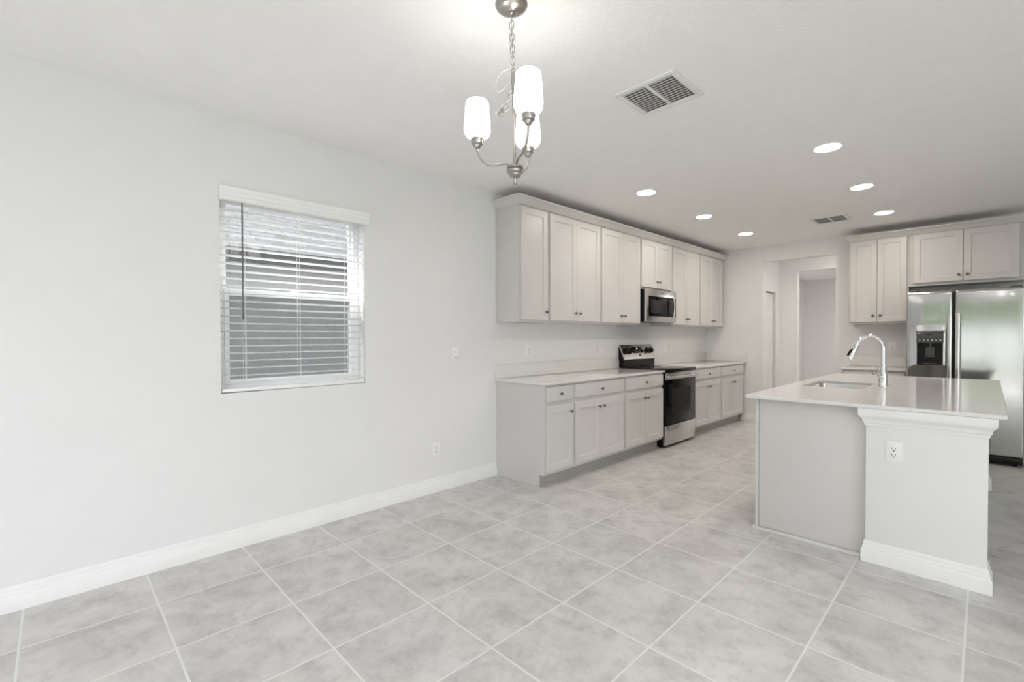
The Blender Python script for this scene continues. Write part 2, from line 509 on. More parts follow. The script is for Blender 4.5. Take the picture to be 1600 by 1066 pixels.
# ---- left window: vinyl single-hung frame set back in the wall
def window_left():
    x0, x1 = -0.165, -0.115
    t = bpy.data.objects.new('window_1', None); COL.objects.link(t)
    t.location = (x0, 1.25, WZ0); ORIGIN[t] = Vector(t.location)
    t['kind'] = 'structure'
    fr = MB()
    fr.box(x0, x1, WY0, WY0 + 0.045, WZ0, WZ1, 0.004).box(x0, x1, WY1 - 0.045, WY1, WZ0, WZ1, 0.004)
    fr.box(x0, x1, WY0 + 0.045, WY1 - 0.045, WZ0, WZ0 + 0.045, 0.004).box(x0, x1, WY0 + 0.045, WY1 - 0.045, WZ1 - 0.045, WZ1, 0.004)
    fr.build('window_frame', MT['vinyl'], t)
    zm = 1.715
    sa = MB()   # lower sash, in front
    sa.box(x0 + 0.022, x1 + 0.006, WY0 + 0.045, WY0 + 0.075, WZ0 + 0.045, zm + 0.022, 0.003).box(x0 + 0.022, x1 + 0.006, WY1 - 0.075, WY1 - 0.045, WZ0 + 0.045, zm + 0.022, 0.003)
    sa.box(x0 + 0.022, x1 + 0.006, WY0 + 0.075, WY1 - 0.075, WZ0 + 0.045, WZ0 + 0.080, 0.003).box(x0 + 0.022, x1 + 0.006, WY0 + 0.075, WY1 - 0.075, zm - 0.022, zm + 0.022, 0.003)
    so = sa.build('lower_sash', MT['vinyl'], t)
    MB().box(x0 + 0.034, x0 + 0.038, WY0 + 0.07, WY1 - 0.07, WZ0 + 0.075, zm - 0.018).build('pane', MT['pane'], so)
    up_ = MB()
    up_.box(x0 + 0.004, x0 + 0.020, WY0 + 0.045, WY0 + 0.065, zm - 0.02, WZ1 - 0.045).box(x0 + 0.004, x0 + 0.020, WY1 - 0.065, WY1 - 0.045, zm - 0.02, WZ1 - 0.045)
    up_.box(x0 + 0.004, x0 + 0.020, WY0 + 0.065, WY1 - 0.065, zm - 0.02, zm + 0.01).box(x0 + 0.004, x0 + 0.020, WY0 + 0.065, WY1 - 0.065, WZ1 - 0.07, WZ1 - 0.045)
    uo = up_.build('upper_sash', MT['vinyl'], t)
    MB().box(x0 + 0.010, x0 + 0.013, WY0 + 0.06, WY1 - 0.06, zm, WZ1 - 0.065).build('pane', MT['pane'], uo)
    MB().box(x0 + 0.001, x0 + 0.0025, WY0 + 0.045, WY1 - 0.045, WZ0 + 0.045, zm - 0.02).build('insect_screen', MT['screen'], t)
    lk = MB().box(x1 - 0.02, x1 + 0.012, 1.23, 1.28, zm + 0.022, zm + 0.034, 0.003)
    lk.build('sash_lock', MT['vinyl'], so)
window_left()

def window_blind():
    t = thing('window_blind', 'white horizontal slat blind with valance and grey tilt wand in the window', 'blind', (0, 1.25, 1.045))
    prof = [(0.002, 2.392), (0.046, 2.392), (0.050, 2.386), (0.050, 2.366), (0.044, 2.360), (0.044, 2.350), (0.048, 2.346), (0.048, 2.334), (0.040, 2.328), (0.036, 2.308), (0.030, 2.303), (0.002, 2.303)]
    MB().prism(prof, 0.747, 1.774, 'y').build('valance', MT['blind'], t, 20)
    MB().box(-0.055, 0.0, 0.757, 1.744, 2.340, 2.392, 0.003).build('head_rail', MT['blind'], t)
    MB().box(-0.054, -0.002, 0.757, 1.744, 1.043, 1.066, 0.005).build('bottom_rail', MT['blind'], t)
    n = 25
    first = None
    for i in range(n):
        z = 1.098 + i * (2.300 - 1.098) / (n - 1)
        if first is None:
            m = MB()
            # shallow curved slat, slightly tilted
            top, bot = [], []
            for k in range(9):
                q = -0.025 + 0.05 * k / 8
                zz = 0.0025 * (1 - (q / 0.025) ** 2) + q * 0.13
                top.append((-0.028 + q, z + zz + 0.0016)); bot.append((-0.028 + q, z + zz - 0.0016))
            m.prism(top + bot[::-1], 0.760, 1.741, 'y')
            first = m.build('slat', MT['slat'], t, 60)
        else:
            o = first.copy(); COL.objects.link(o); o.parent = t
            o.location = first.location + Vector((0, 0, z - 1.098))
    for y in (0.895, 1.25, 1.607):
        m = MB()
        for x in (-0.054, -0.002):
            m.cyl((x, y, 1.06), (x, y, 2.342), 0.0011, n=6)
        m.cyl((-0.028, y + 0.012, 1.06), (-0.028, y + 0.012, 2.342), 0.001, n=6)
        m.build('ladder_cord', MT['blind'], t)
    m = MB()
    m.cyl((0.018, 0.878, 1.535), (0.016, 0.880, 2.300), 0.0048, n=8).lathe(0.018, 0.878, [(0.005, 1.525), (0.007, 1.535), (0.006, 1.56), (0.0045, 1.57)], 8)
    m.build('tilt_wand', MT['wand'], t)['label'] = 'dark grey tilt wand'
window_blind()

# ------------------------------------------------------------------ outlets and switches
def plate_frame(axis, at, ctr_a, ctr_z, sign):
    """local frame (a, b, d): a along the wall, b height, d out of the wall."""
    if axis == 'x': return lambda a, b, d: (at + sign * d, ctr_a + a, ctr_z + b)
    return lambda a, b, d: (ctr_a + a, at + sign * d, ctr_z + b)

def wall_plate(kind, fn, label, group=None):
    name = 'light_switch' if kind == 'switch' else 'power_outlet'
    t = thing(name, label, 'light switch' if kind == 'switch' else 'outlet', fn(0, -0.063, 0), group)
    MB(fn).box(-0.040, 0.040, -0.063, 0.063, 0.0006, 0.006, 0.002).build('cover_plate', MT['plastic'], t)
    if kind == 'switch':
        m = MB(fn)
        m.rings([[(-0.017, -0.035, 0.006), (0.017, -0.035, 0.006), (0.017, 0.035, 0.006), (-0.017, 0.035, 0.006)],
                 [(-0.017, -0.035, 0.0075), (0.017, -0.035, 0.0075), (0.017, 0.035, 0.0125), (-0.017, 0.035, 0.0125)]])
        m.build('rocker', MT['plastic'], t)
        MB(fn).box(-0.012, 0.012, -0.033, -0.029, 0.0075, 0.0085).build('slide_dimmer', MT['slot'], t)
    else:
        f = MB(fn).box(-0.018, 0.018, -0.036, 0.036, 0.006, 0.009, 0.001).build('receptacle', MT['plastic'], t)
        sl = MB(fn)
        for zc in (0.019, -0.019):
            sl.box(-0.0095, -0.0065, zc - 0.001, zc + 0.008, 0.009, 0.0096).box(0.0065, 0.0095, zc, zc + 0.008, 0.009, 0.0096)
            sl.rings([[(0.004 * math.cos(k * PI / 6), zc - 0.010 + 0.004 * math.sin(k * PI / 6), h) for k in range(12)] for h in (0.009, 0.0096)])
        sl.build('slots', MT['slot'], f)
    for zc in (0.051, -0.051):
        sc_ = MB(fn)
        sc_.rings([[(0.003 * math.cos(k * PI / 5), zc + 0.003 * math.sin(k * PI / 5), h) for k in range(10)] for h in (0.006, 0.0068)])
        sc_.build('screw', MT['plastic'], t)
    return t
LW = lambda y, z: plate_frame('x', 0.0, y, z, 1)
wall_plate('switch', LW(2.645, 1.243), 'white rocker light switch on bare wall between window and cabinets')
wall_plate('outlet', LW(2.421, 0.386), 'white power outlet low on wall between window and cabinets')
wall_plate('outlet', LW(3.622, 1.254), 'white outlet above backsplash nearest the exposed end of the long counter')
wall_plate('outlet', LW(4.940, 1.262), 'white outlet above backsplash just on the window side of the range')
wall_plate('outlet', LW(6.790, 1.250), 'white outlet above backsplash just past the range, nearest the range')
wall_plate('outlet', LW(7.710, 1.252), 'white outlet above backsplash beside the far kitchen corner')
wall_plate('outlet', plate_frame('y', YB, 2.590, 1.250, -1), 'white outlet on back wall between hall opening and fridge')

# ------------------------------------------------------------------ cabinets
LF = lambda xf: (lambda a, b, d: (xf + d, a, b))       # faces the room from the left wall
BF = lambda yf: (lambda a, b, d: (a, yf - d, b))       # faces the room from the back wall
IF = lambda xf: (lambda a, b, d: (xf - d, a, b))       # island front, facing the left wall

def cupboard(label, fn, a0, a1, z0, z1, depth, doors, dz, group, kz, rail=0.062):
    """hanging cupboard; doors = [(a0, a1, knob side)], dz = door heights."""
    t = thing('cupboard', label, 'cabinet', fn((a0 + a1) / 2, z0, -depth / 2), group)
    MB(fn).box(a0 + 0.0005, a1 - 0.0005, z0, z1, -depth + 0.002, -0.005, 0.0015).build('carcass', MT['cab'], t)
    for d0, d1, side in doors:
        d = MB(fn).shaker(d0, d1, dz[0], dz[1], -0.003, th=0.0235, rail=rail).build('door', MT['cab'], t)
        ka = d1 - 0.036 if side > 0 else d0 + 0.036
        knob(d, fn, ka, kz, 0.0205)
    return t

XU = 0.336
g = 'grey cupboards above the long counter'
fn = LF(XU)
Z0, Z1 = 1.553, 2.700
DZ = (1.571, 2.668)
U = [3.155, 3.570, 4.476, 5.350, 6.192, 7.090, 8.060]
def pair(a0, a1, mid, gap=0.004): return [(a0, mid - gap / 2, 1), (mid + gap / 2, a1, -1)]
cupboard('narrow one-door grey cupboard at the window end of the row', fn, U[0], U[1], Z0, Z1, XU, [(3.172, 3.553, 1)], DZ, g, 1.657)
cupboard('tall two-door grey cupboard beside the narrow one-door cupboard', fn, U[1], U[2], Z0, Z1, XU, pair(3.588, 4.456, 4.026), DZ, g, 1.657)
cupboard('tall two-door grey cupboard adjoining the black side of the microwave', fn, U[2], U[3], Z0, Z1, XU, pair(4.496, 5.331, 4.918), DZ, g, 1.655)
cupboard('short two-door grey cupboard directly above the microwave', fn, U[3], U[4], 2.022, Z1, XU, pair(5.370, 6.170, 5.780), (2.050, 2.668), g, 2.137)
cupboard('tall two-door grey cupboard just past the microwave', fn, U[4], U[5], Z0, Z1, XU, pair(6.213, 7.066, 6.640), DZ, g, 1.656)
cupboard('tall two-door grey cupboard in the corner by the hall wall', fn, U[5], U[6], Z0, Z1, XU, pair(7.114, 7.945, 7.545), DZ, g, 1.650)

CROWN = [(0.0, 2.689), (0.004, 2.689), (0.007, 2.697), (0.012, 2.703), (0.018, 2.712), (0.030, 2.731), (0.046, 2.746), (0.053, 2.750), (0.056, 2.756), (0.056, 2.766), (0.0, 2.766)]
m = MB().sweep([(0.001, U[6]), (XU + 0.001, U[6]), (XU + 0.001, U[0] - 0.0005), (0.001, U[0] - 0.0005)][::-1], [(-o, z) for o, z in CROWN][::-1])
m = MB().sweep([(0.001, U[0] - 0.001), (XU + 0.001, U[0] - 0.001), (XU + 0.001, U[6] + 0.001), (0.001, U[6] + 0.001)], CROWN)
tag(m.build('crown_molding', MT['cab']), 'grey crown molding along the top of the long cupboard row', 'molding')

# base cabinets on the left wall
XB = 0.660
ZC = 0.980
def base_cabinet(label, fn, a0, a1, depth, drawers, doors, group, kick=0.075, end=0, zd=(0.800, 0.937), zo=(0.152, 0.757)):
    t = thing('base_cabinet', label, 'cabinet', fn((a0 + a1) / 2, 0, -depth / 2), group)
    m = MB(fn).box(a0 + (0.0185 if end else 0.0005), a1 - 0.0005, 0.121, 0.9565, -depth + 0.002, -0.005, 0.0015)
    m.build('carcass', MT['cab'], t)
    if end:   # finished end panel, notched at the toe kick
        pl = [(-depth + 0.002, 0.0005), (-kick, 0.0005), (-kick, 0.121), (-0.004, 0.121), (-0.004, 0.9565), (-depth + 0.002, 0.9565)]
        m = MB(fn)
        m.rings([[(a0 + q, z, d) for d, z in pl] for q in (0.0005, 0.018)])
        m.build('end_panel', MT['cab'], t)
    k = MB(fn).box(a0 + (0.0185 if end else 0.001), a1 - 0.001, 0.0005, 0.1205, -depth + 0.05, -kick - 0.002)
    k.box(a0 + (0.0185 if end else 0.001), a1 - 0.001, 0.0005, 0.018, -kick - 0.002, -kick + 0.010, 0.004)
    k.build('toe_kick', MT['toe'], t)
    for d0, d1 in drawers:
        d = MB(fn).slab(d0, d1, zd[0], zd[1], -0.003, th=0.0235).build('drawer', MT['cab'], t)
        knob(d, fn, (d0 + d1) / 2, (zd[0] + zd[1]) / 2 - 0.004, 0.0205)
    for d0, d1, side in doors:
        d = MB(fn).shaker(d0, d1, zo[0], zo[1], -0.003, th=0.0235).build('door', MT['cab'], t)
        knob(d, fn, d1 - 0.036 if side > 0 else d0 + 0.036, zo[1] - 0.073, 0.0205)
    return t
g = 'grey base cabinets under the long counter'
fn = LF(XB)
base_cabinet('narrow one-door grey base cabinet at the exposed end of the counter', fn, 3.155, 3.570, XB, [(3.176, 3.548)], [(3.176, 3.548, 1)], g, end=1)
base_cabinet('two-door grey base cabinet beside the narrow one', fn, 3.570, 4.470, XB, [(3.592, 4.447)], pair(3.592, 4.447, 4.012), g)
base_cabinet('two-door grey base cabinet adjoining the range on the window side', fn, 4.470, 5.346, XB, [(4.493, 5.325)], pair(4.493, 5.325, 4.905), g)
base_cabinet('two-door grey base cabinet adjoining the range on the hall side', fn, 6.192, 7.108, XB, [(6.216, 7.084)], pair(6.216, 7.084, 6.652), g)
base_cabinet('two-door grey base cabinet in the corner by the hall wall', fn, 7.108, 8.060, XB, [(7.132, 7.990)], pair(7.132, 7.990, 7.555), g)

def countertop_left(label, y0, y1, side):
    t = thing('countertop', label, 'countertop', (0.35, (y0 + y1) / 2, 0.957))
    MB().box(0.001, 0.692, y0, y1, 0.957, ZC, 0.004).build('slab', MT['quartz'], t)
    MB().box(0.001, 0.021, y0, y1 - (0.0205 if side else 0), ZC + 0.0003, 1.120, 0.002).build('backsplash', MT['quartz'], t)
    if side:
        MB().box(0.001, 0.692, y1 - 0.020, y1, ZC + 0.0003, 1.120, 0.002).build('side_splash', MT['quartz'], t)
countertop_left('long white quartz countertop with backsplash on the window side of the range', 3.132, 5.348, False)
countertop_left('short white quartz countertop with side splash in the far kitchen corner', 6.188, YB - 0.001, True)

# ------------------------------------------------------------------ range
def kitchen_range():
    y0, y1, xf = 5.357, 6.180, 0.700
    t = thing('range', 'stainless and black glass electric range between the two counters', 'range', (0.36, (y0 + y1) / 2, 0))
    MB().box(0.03, 0.655, y0, y1, 0.022, 0.948, 0.003).build('body', MT['black'], t)
    for x in (0.08, 0.60):
        for y in (y0 + 0.05, y1 - 0.05): MB().cyl((x, y, 0.0005), (x, y, 0.0215), 0.018, n=12).build('foot', MT['black'], t)
    m = MB().box(0.03, xf + 0.006, y0 - 0.001, y1 + 0.001, 0.9485, 0.987, 0.004)
    ck = m.build('cooktop', MT['blackglass'], t)
    for x, y, r in ((0.22, y0 + 0.2, 0.085), (0.22, y1 - 0.2, 0.07), (0.50, y0 + 0.21, 0.10), (0.50, y1 - 0.21, 0.085)):
        m = MB()
        m.rings([[(x + rr * math.cos(2 * PI * k / 40), y + rr * math.sin(2 * PI * k / 40), z) for k in range(40)] for rr, z in ((r, 0.9872), (r, 0.9876), (r - 0.004, 0.9876), (r - 0.004, 0.9872))], False, False)
        m.build('burner_ring', MT['greyplastic'], ck)
    # oven door: steel top band with vent slots, glass front, window
    d = MB().box(0.656, xf - 0.012, y0 + 0.002, y1 - 0.002, 0.284, 0.942, 0.003).build('oven_door', MT['black'], t)
    MB().box(xf - 0.012, xf, y0 + 0.002, y1 - 0.002, 0.284, 0.856, 0.002).build('door_glass', MT['blackglass'], d)
    MB().box(xf, xf + 0.0008, y0 + 0.15, y1 - 0.15, 0.42, 0.74).build('oven_window', MT['ovenpane'], d)
    MB().box(xf - 0.012, xf + 0.002, y0 + 0.001, y1 - 0.001, 0.857, 0.942, 0.003).build('steel_band', MT['steel'], d)
    for k in range(9):
        yy = y0 + 0.16 + k * 0.062
        MB().box(xf + 0.002, xf + 0.0027, yy, yy + 0.035, 0.926, 0.932).build('vent_slot', MT['slot'], d)
    m = MB()
    pts = [(xf + 0.044 + 0.006 * math.sin(PI * k / 16), y0 + 0.03 + (y1 - y0 - 0.06) * k / 16, 0.893) for k in range(17)]
    m.tube(pts, 0.016, 14)
    for y in (y0 + 0.055, y1 - 0.055): m.box(xf, xf + 0.044, y - 0.014, y + 0.014, 0.880, 0.906, 0.004)
    m.build('handle', MT['steel'], d)
    em = MB()
    em.lathe((y0 + y1) / 2 + 0.02, 0.345, [(0.016, xf), (0.016, xf + 0.0012), (0.013, xf + 0.0012), (0.013, xf + 0.0006), (0.006, xf + 0.0006), (0.003, xf + 0.0012)], 24, 'x')
    em.build('emblem', MT['greyplastic'], d)
    MB().box(0.656, xf - 0.002, y0 + 0.001, y1 - 0.001, 0.036, 0.280, 0.004).build('storage_drawer', MT['steel'], t)
    # back guard with slanted control panel
    m = MB().prism([(0.022, 0.9875), (0.085, 0.9875), (0.085, 1.092), (0.018, 1.272), (0.012, 1.272), (0.012, 1.100), (0.022, 1.080)], y0 + 0.004, y1 - 0.004, 'y')
    bg = m.build('back_guard', MT['black'], t)
    m = MB().prism([(0.018, 1.268), (0.016, 1.284), (0.024, 1.289), (0.030, 1.284), (0.112, 1.098), (0.110, 1.088), (0.100, 1.085), (0.094, 1.092)], y0 + 0.002, y1 - 0.002, 'y')
    cp_ = m.build('control_panel', MT['steel'], t)
    # frame on the slanted face
    A, B = Vector((0.030, 1.284)), Vector((0.112, 1.098))
    ax = (B - A).normalized(); nx = Vector((-ax.y, ax.x)) * 1
    if nx.x < 0: nx = -nx
    def SF(a, b, d):
        p = A + ax * b + nx * d
        return (p.x, a, p.y)
    ym = (y0 + y1) / 2
    MB(SF).box(ym - 0.155, ym + 0.105, 0.030, 0.120, 0.0003, 0.004, 0.001).build('display', MT['blackglass'], cp_)
    MB(SF).box(ym - 0.045, ym - 0.010, 0.048, 0.062, 0.004, 0.0045).build('clock_digits', MT['display'], cp_)
    MB(SF).box(ym - 0.025, ym + 0.025, 0.143, 0.163, 0.0003, 0.0015).build('emblem', MT['slot'], cp_)
    for y in (y0 + 0.085, y0 + 0.190, y1 - 0.190, y1 - 0.085):
        k = MB(SF)
        rs = [[(y + r * math.cos(2 * PI * q / 24), 0.085 + r * math.sin(2 * PI * q / 24), h) for q in range(24)] for r, h in ((0.042, 0.0003), (0.042, 0.010), (0.036, 0.014), (0.033, 0.034), (0.028, 0.037))]
        k.rings(rs)
        k.box(y - 0.006, y + 0.006, 0.055, 0.115, 0.036, 0.046, 0.003)
        k.build('knob', MT['black'], cp_)
kitchen_range()

def microwave():
    y0, y1, xf, z0, z1 = 5.368, 6.172, 0.420, 1.594, 2.0195
    t = thing('microwave', 'stainless over-the-range microwave with dark window under the short cupboard', 'microwave', (0.2, 5.77, z0))
    MB().box(0.002, xf - 0.034, y0 + 0.001, y1 - 0.001, z0 + 0.006, z1 - 0.0005, 0.003).build('body', MT['black'], t)
    d = MB().box(xf - 0.032, xf, y0, y1, z0, z1 - 0.002, 0.004).build('front', MT['steel'], t)
    MB().box(xf, xf + 0.0035, y0 + 0.060, y1 - 0.012, z0 + 0.075, z1 - 0.088, 0.001).build('door_glass', MT['blackglass'], d)
    MB().box(xf + 0.0035, xf + 0.0042, y0 + 0.11, y1 - 0.27, z0 + 0.115, z1 - 0.135).build('window_screen', MT['ovenpane'], d)
    m = MB()
    ya = y1 - 0.135
    pts = [(xf + 0.034 + 0.012 * math.sin(PI * k / 14), ya, z0 + 0.075 + 0.275 * k / 14) for k in range(15)]
    m.tube(pts, 0.013, 12)
    for k in (1, 13): m.box(xf + 0.003, xf + 0.034, ya - 0.010, ya + 0.010, pts[k][2] - 0.012, pts[k][2] + 0.012, 0.003)
    m.build('handle', MT['steel'], d)
    m = MB()
    for r_ in range(5):
        for c_ in range(3):
            m.box(xf + 0.0035, xf + 0.0042, y1 - 0.088 + c_ * 0.024, y1 - 0.072 + c_ * 0.024, z0 + 0.095 + r_ * 0.036, z0 + 0.112 + r_ * 0.036)
    m.build('buttons', MT['greyplastic'], d)
    MB().lathe((y0 + y1) / 2 + 0.01, z1 - 0.045, [(0.014, xf), (0.014, xf + 0.001), (0.011, xf + 0.001), (0.011, xf + 0.0004), (0.005, xf + 0.0004), (0.003, xf + 0.001)], 20, 'x').build('emblem', MT['greyplastic'], d)
    for y in (5.50, 5.88): MB().box(0.08, 0.30, y, y + 0.17, z0 + 0.002, z0 + 0.0058).build('grease_filter', MT['darkgrey'], t)
microwave()

# ------------------------------------------------------------------ back wall: cupboards, counter, fridge
YU = YB - 0.336
fn = BF(YU)
g2 = 'grey cupboards on the back wall'
cupboard('tall two-door grey cupboard on back wall beside the hall opening', fn, 2.147, 2.786, 1.562, 2.700, 0.336, [(2.166, 2.4615, 1), (2.4655, 2.769, -1)], (1.586, 2.680), g2, 1.672)
cupboard('wide short two-door grey cupboard above the fridge', fn, 2.787, 3.800, 2.030, 2.700, 0.336, [(2.832, 3.290, 1), (3.296, 3.759, -1)], (2.064, 2.680), g2, 2.140)
m = MB().sweep([(3.800, YU - 0.001), (2.146, YU - 0.001), (2.146, YB - 0.001)][::-1], [(-o, z) for o, z in CROWN])
m = MB().sweep([(2.146, YB - 0.001), (2.146, YU - 0.001), (3.800, YU - 0.001)], CROWN)
tag(m.build('crown_molding', MT['cab']), 'grey crown molding along the cupboards above the fridge', 'molding')
fn = BF(7.450)
base_cabinet('two-door grey base cabinet between hall opening and fridge, behind the island', fn, 2.140, 2.804, YB - 7.450 - 0.002, [(2.160, 2.470), (2.476, 2.786)], [(2.160, 2.470, 1), (2.476, 2.786, -1)], 'grey base cabinet on the back wall')
t = thing('countertop', 'small white quartz countertop between the hall opening and fridge', 'countertop', (2.46, 7.76, 0.957))
MB().box(2.112, 2.810, 7.418, YB - 0.001, 0.957, ZC, 0.004).build('slab', MT['quartz'], t)
MB().box(2.112, 2.810, YB - 0.021, YB - 0.001, ZC + 0.0003, 1.122, 0.002).build('backsplash', MT['quartz'], t)

def fridge():
    x0, xs0, xs1, x1 = 2.824, 3.228, 3.250, 3.790
    yf, yb, z0, z1 = 7.156, 7.235, 0.105, 1.915
    t = thing('refrigerator', 'stainless side-by-side refrigerator with water dispenser beyond the island', 'refrigerator', (3.3, 7.62, 0))
    MB().box(x0 + 0.004, x1 - 0.004, yb + 0.006, YB - 0.03, 0.03, 1.895, 0.006).build('body', MT['darkgrey'], t)
    m = MB().box(x0 + 0.01, x1 - 0.01, yf + 0.028, yb + 0.004, 0.028, 0.098, 0.003)
    m.build('toe_grille', MT['black'], t)
    for x in (x0 + 0.06, x1 - 0.06):
        for y in (yb + 0.06, YB - 0.12): MB().cyl((x, y, 0.0005), (x, y, 0.0295), 0.02, n=12).build('foot', MT['black'], t)
    def lin(a, b, n): return [a + (b - a) * i / n for i in range(n + 1)]
    def door(xa, xb, hole=None):
        xs = lin(xa, xb, 20); zs = lin(z0, z1, 44)
        e = [0.004, 0.010, 0.018]
        xs += [xa + k for k in e] + [xb - k for k in e]; zs += [z0 + k for k in e] + [z1 - k for k in e]
        if hole: xs += [hole[0], hole[1]]; zs += [hole[2], hole[3]]
        xs = sorted(set(round(v, 5) for v in xs)); zs = sorted(set(round(v, 5) for v in zs))
        xc, hw = (xa + xb) / 2, (xb - xa) / 2
        m = MB()
        def Y(x, z):
            q = (x - xc) / hw
            y = yf + 0.006 * q * q
            for dd in (x - xa, xb - x, z - z0, z1 - z):       # rolled edges
                if dd < 0.018: y += 0.018 - math.sqrt(max(0, 0.018 ** 2 - (0.018 - dd) ** 2))
            y += 0.0035 * math.exp(-((z1 - z) / 0.10) ** 2) * math.cos(q * 1.4)   # soft crown at the top
            if hole:   # the skin swells round the dispenser
                hx = max(hole[0] - x, x - hole[1], 0); hz = max(hole[2] - z, z - hole[3], 0)
                y -= 0.007 * math.exp(-((hx / 0.035) ** 2 + (hz / 0.05) ** 2))
            return y
        V = {(i, j): m._v((x, Y(x, z), z)) for i, x in enumerate(xs) for j, z in enumerate(zs)}
        for i in range(len(xs) - 1):
            for j in range(len(zs) - 1):
                if hole and xs[i] >= hole[0] - 1e-6 and xs[i + 1] <= hole[1] + 1e-6 and zs[j] >= hole[2] - 1e-6 and zs[j + 1] <= hole[3] + 1e-6: continue
                m.face([V[i, j], V[i + 1, j], V[i + 1, j + 1], V[i, j + 1]])
        loose = [v for v in m.bm.verts if not v.link_faces]
        bmesh.ops.delete(m.bm, geom=loose, context='VERTS')
        be = [e_ for e_ in m.bm.edges if len(e_.link_faces) == 1]
        r = bmesh.ops.extrude_edge_only(m.bm, edges=be)
        for v in r['geom']:
            if isinstance(v, bmesh.types.BMVert): v.co.y = yb
        return m.build('door', MT['fridge'], t, 40)
    hole = (2.924, 3.152, 1.062, 1.448)
    dl = door(x0, xs0, hole)
    dr = door(xs1, x1)
    # dispenser: dark fascia above, recess with paddle and tray below
    hx0, hx1, hz0, hz1 = hole
    rc = MB()
    rc.box(hx0, hx1, yb - 0.004, yb, hz0, hz1).box(hx0, hx0 + 0.004, yf + 0.004, yb - 0.004, hz0, 1.312).box(hx1 - 0.004, hx1, yf + 0.004, yb - 0.004, hz0, 1.312)
    rc.box(hx0 + 0.004, hx1 - 0.004, yf + 0.002, yb - 0.004, hz0, hz0 + 0.012, 0.003)
    ds = rc.build('dispenser_recess', MT['black'], dl)
    m = MB()
    m.box(hx0 - 0.004, hx1 + 0.004, yf - 0.010, yb - 0.004, 1.314, 1.444, 0.006)
    m.box(hx0 - 0.010, hx1 + 0.010, yf - 0.013, yf + 0.004, 1.440, 1.456, 0.005)
    m.build('dispenser_panel', MT['greyplastic'], dl)
    m = MB()
    m.box(hx0 + 0.075, hx0 + 0.145, yf - 0.0108, yf - 0.0100, 1.402, 1.420)
    m.build('dispenser_display', MT['slot'], dl)
    m = MB()
    for k in range(6):
        xx = hx0 + 0.020 + k * 0.036
        m.box(xx, xx + 0.012, yf - 0.0108, yf - 0.0100, 1.345, 1.353)
    m.box(hx0 + 0.008, hx0 + 0.034, yf - 0.0108, yf - 0.0100, 1.424, 1.434)
    m.build('dispenser_buttons', MT['steel'], dl)
    m = MB()
    m.lathe((hx0 + hx1) / 2, yf + 0.030, [(0.012, 1.270), (0.017, 1.278), (0.017, 1.3138)], 16)
    m.rings([[((hx0 + hx1) / 2 + sx * w, y, z) for sx, y in ((-1, yf + 0.038), (1, yf + 0.038), (1, yf + 0.048), (-1, yf + 0.048))] for w, z in ((0.045, 1.150), (0.040, 1.265))])
    m.build('paddle', MT['greyplastic'], ds)
    MB().box(hx0 + 0.055, hx1 - 0.055, yf - 0.004, yf + 0.05, hz0 + 0.0125, hz0 + 0.020, 0.002).build('drip_tray', MT['darkgrey'], ds)
    for d, xh in ((dl, 3.207), (dr, 3.275)):
        m = MB()
        rs = []
        for k in range(25):
            z = 0.66 + (1.652 - 0.66) * k / 24
            q = (z - 0.66) / (1.652 - 0.66)
            out = 0.046 + 0.014 * math.sin(PI * q)
            yy = yf - out
            w_ = 0.0215
            rs.append([(xh + w_ * math.cos(2 * PI * a / 12), yy + 0.012 * math.sin(2 * PI * a / 12), z) for a in range(12)])
        m.rings(rs)
        for z in (0.685, 1.627): m.box(xh - 0.015, xh + 0.015, yf - 0.040, yf + 0.012, z - 0.022, z + 0.022, 0.005)
        m.build('handle', MT['steel'], d)
    MB().lathe(3.690, 1.836, [(0.021, yf + 0.004), (0.021, yf - 0.0005), (0.018, yf - 0.0012), (0.016, yf - 0.0005), (0.008, yf - 0.0005), (0.004, yf - 0.0012)], 24, 'y').build('emblem', MT['chrome'], dr)
    for x in (x0 + 0.02, x1 - 0.12): MB().box(x, x + 0.10, yf + 0.03, yb + 0.08, 1.9155, 1.930, 0.004).build('hinge_cover', MT['darkgrey'], t)
fridge()

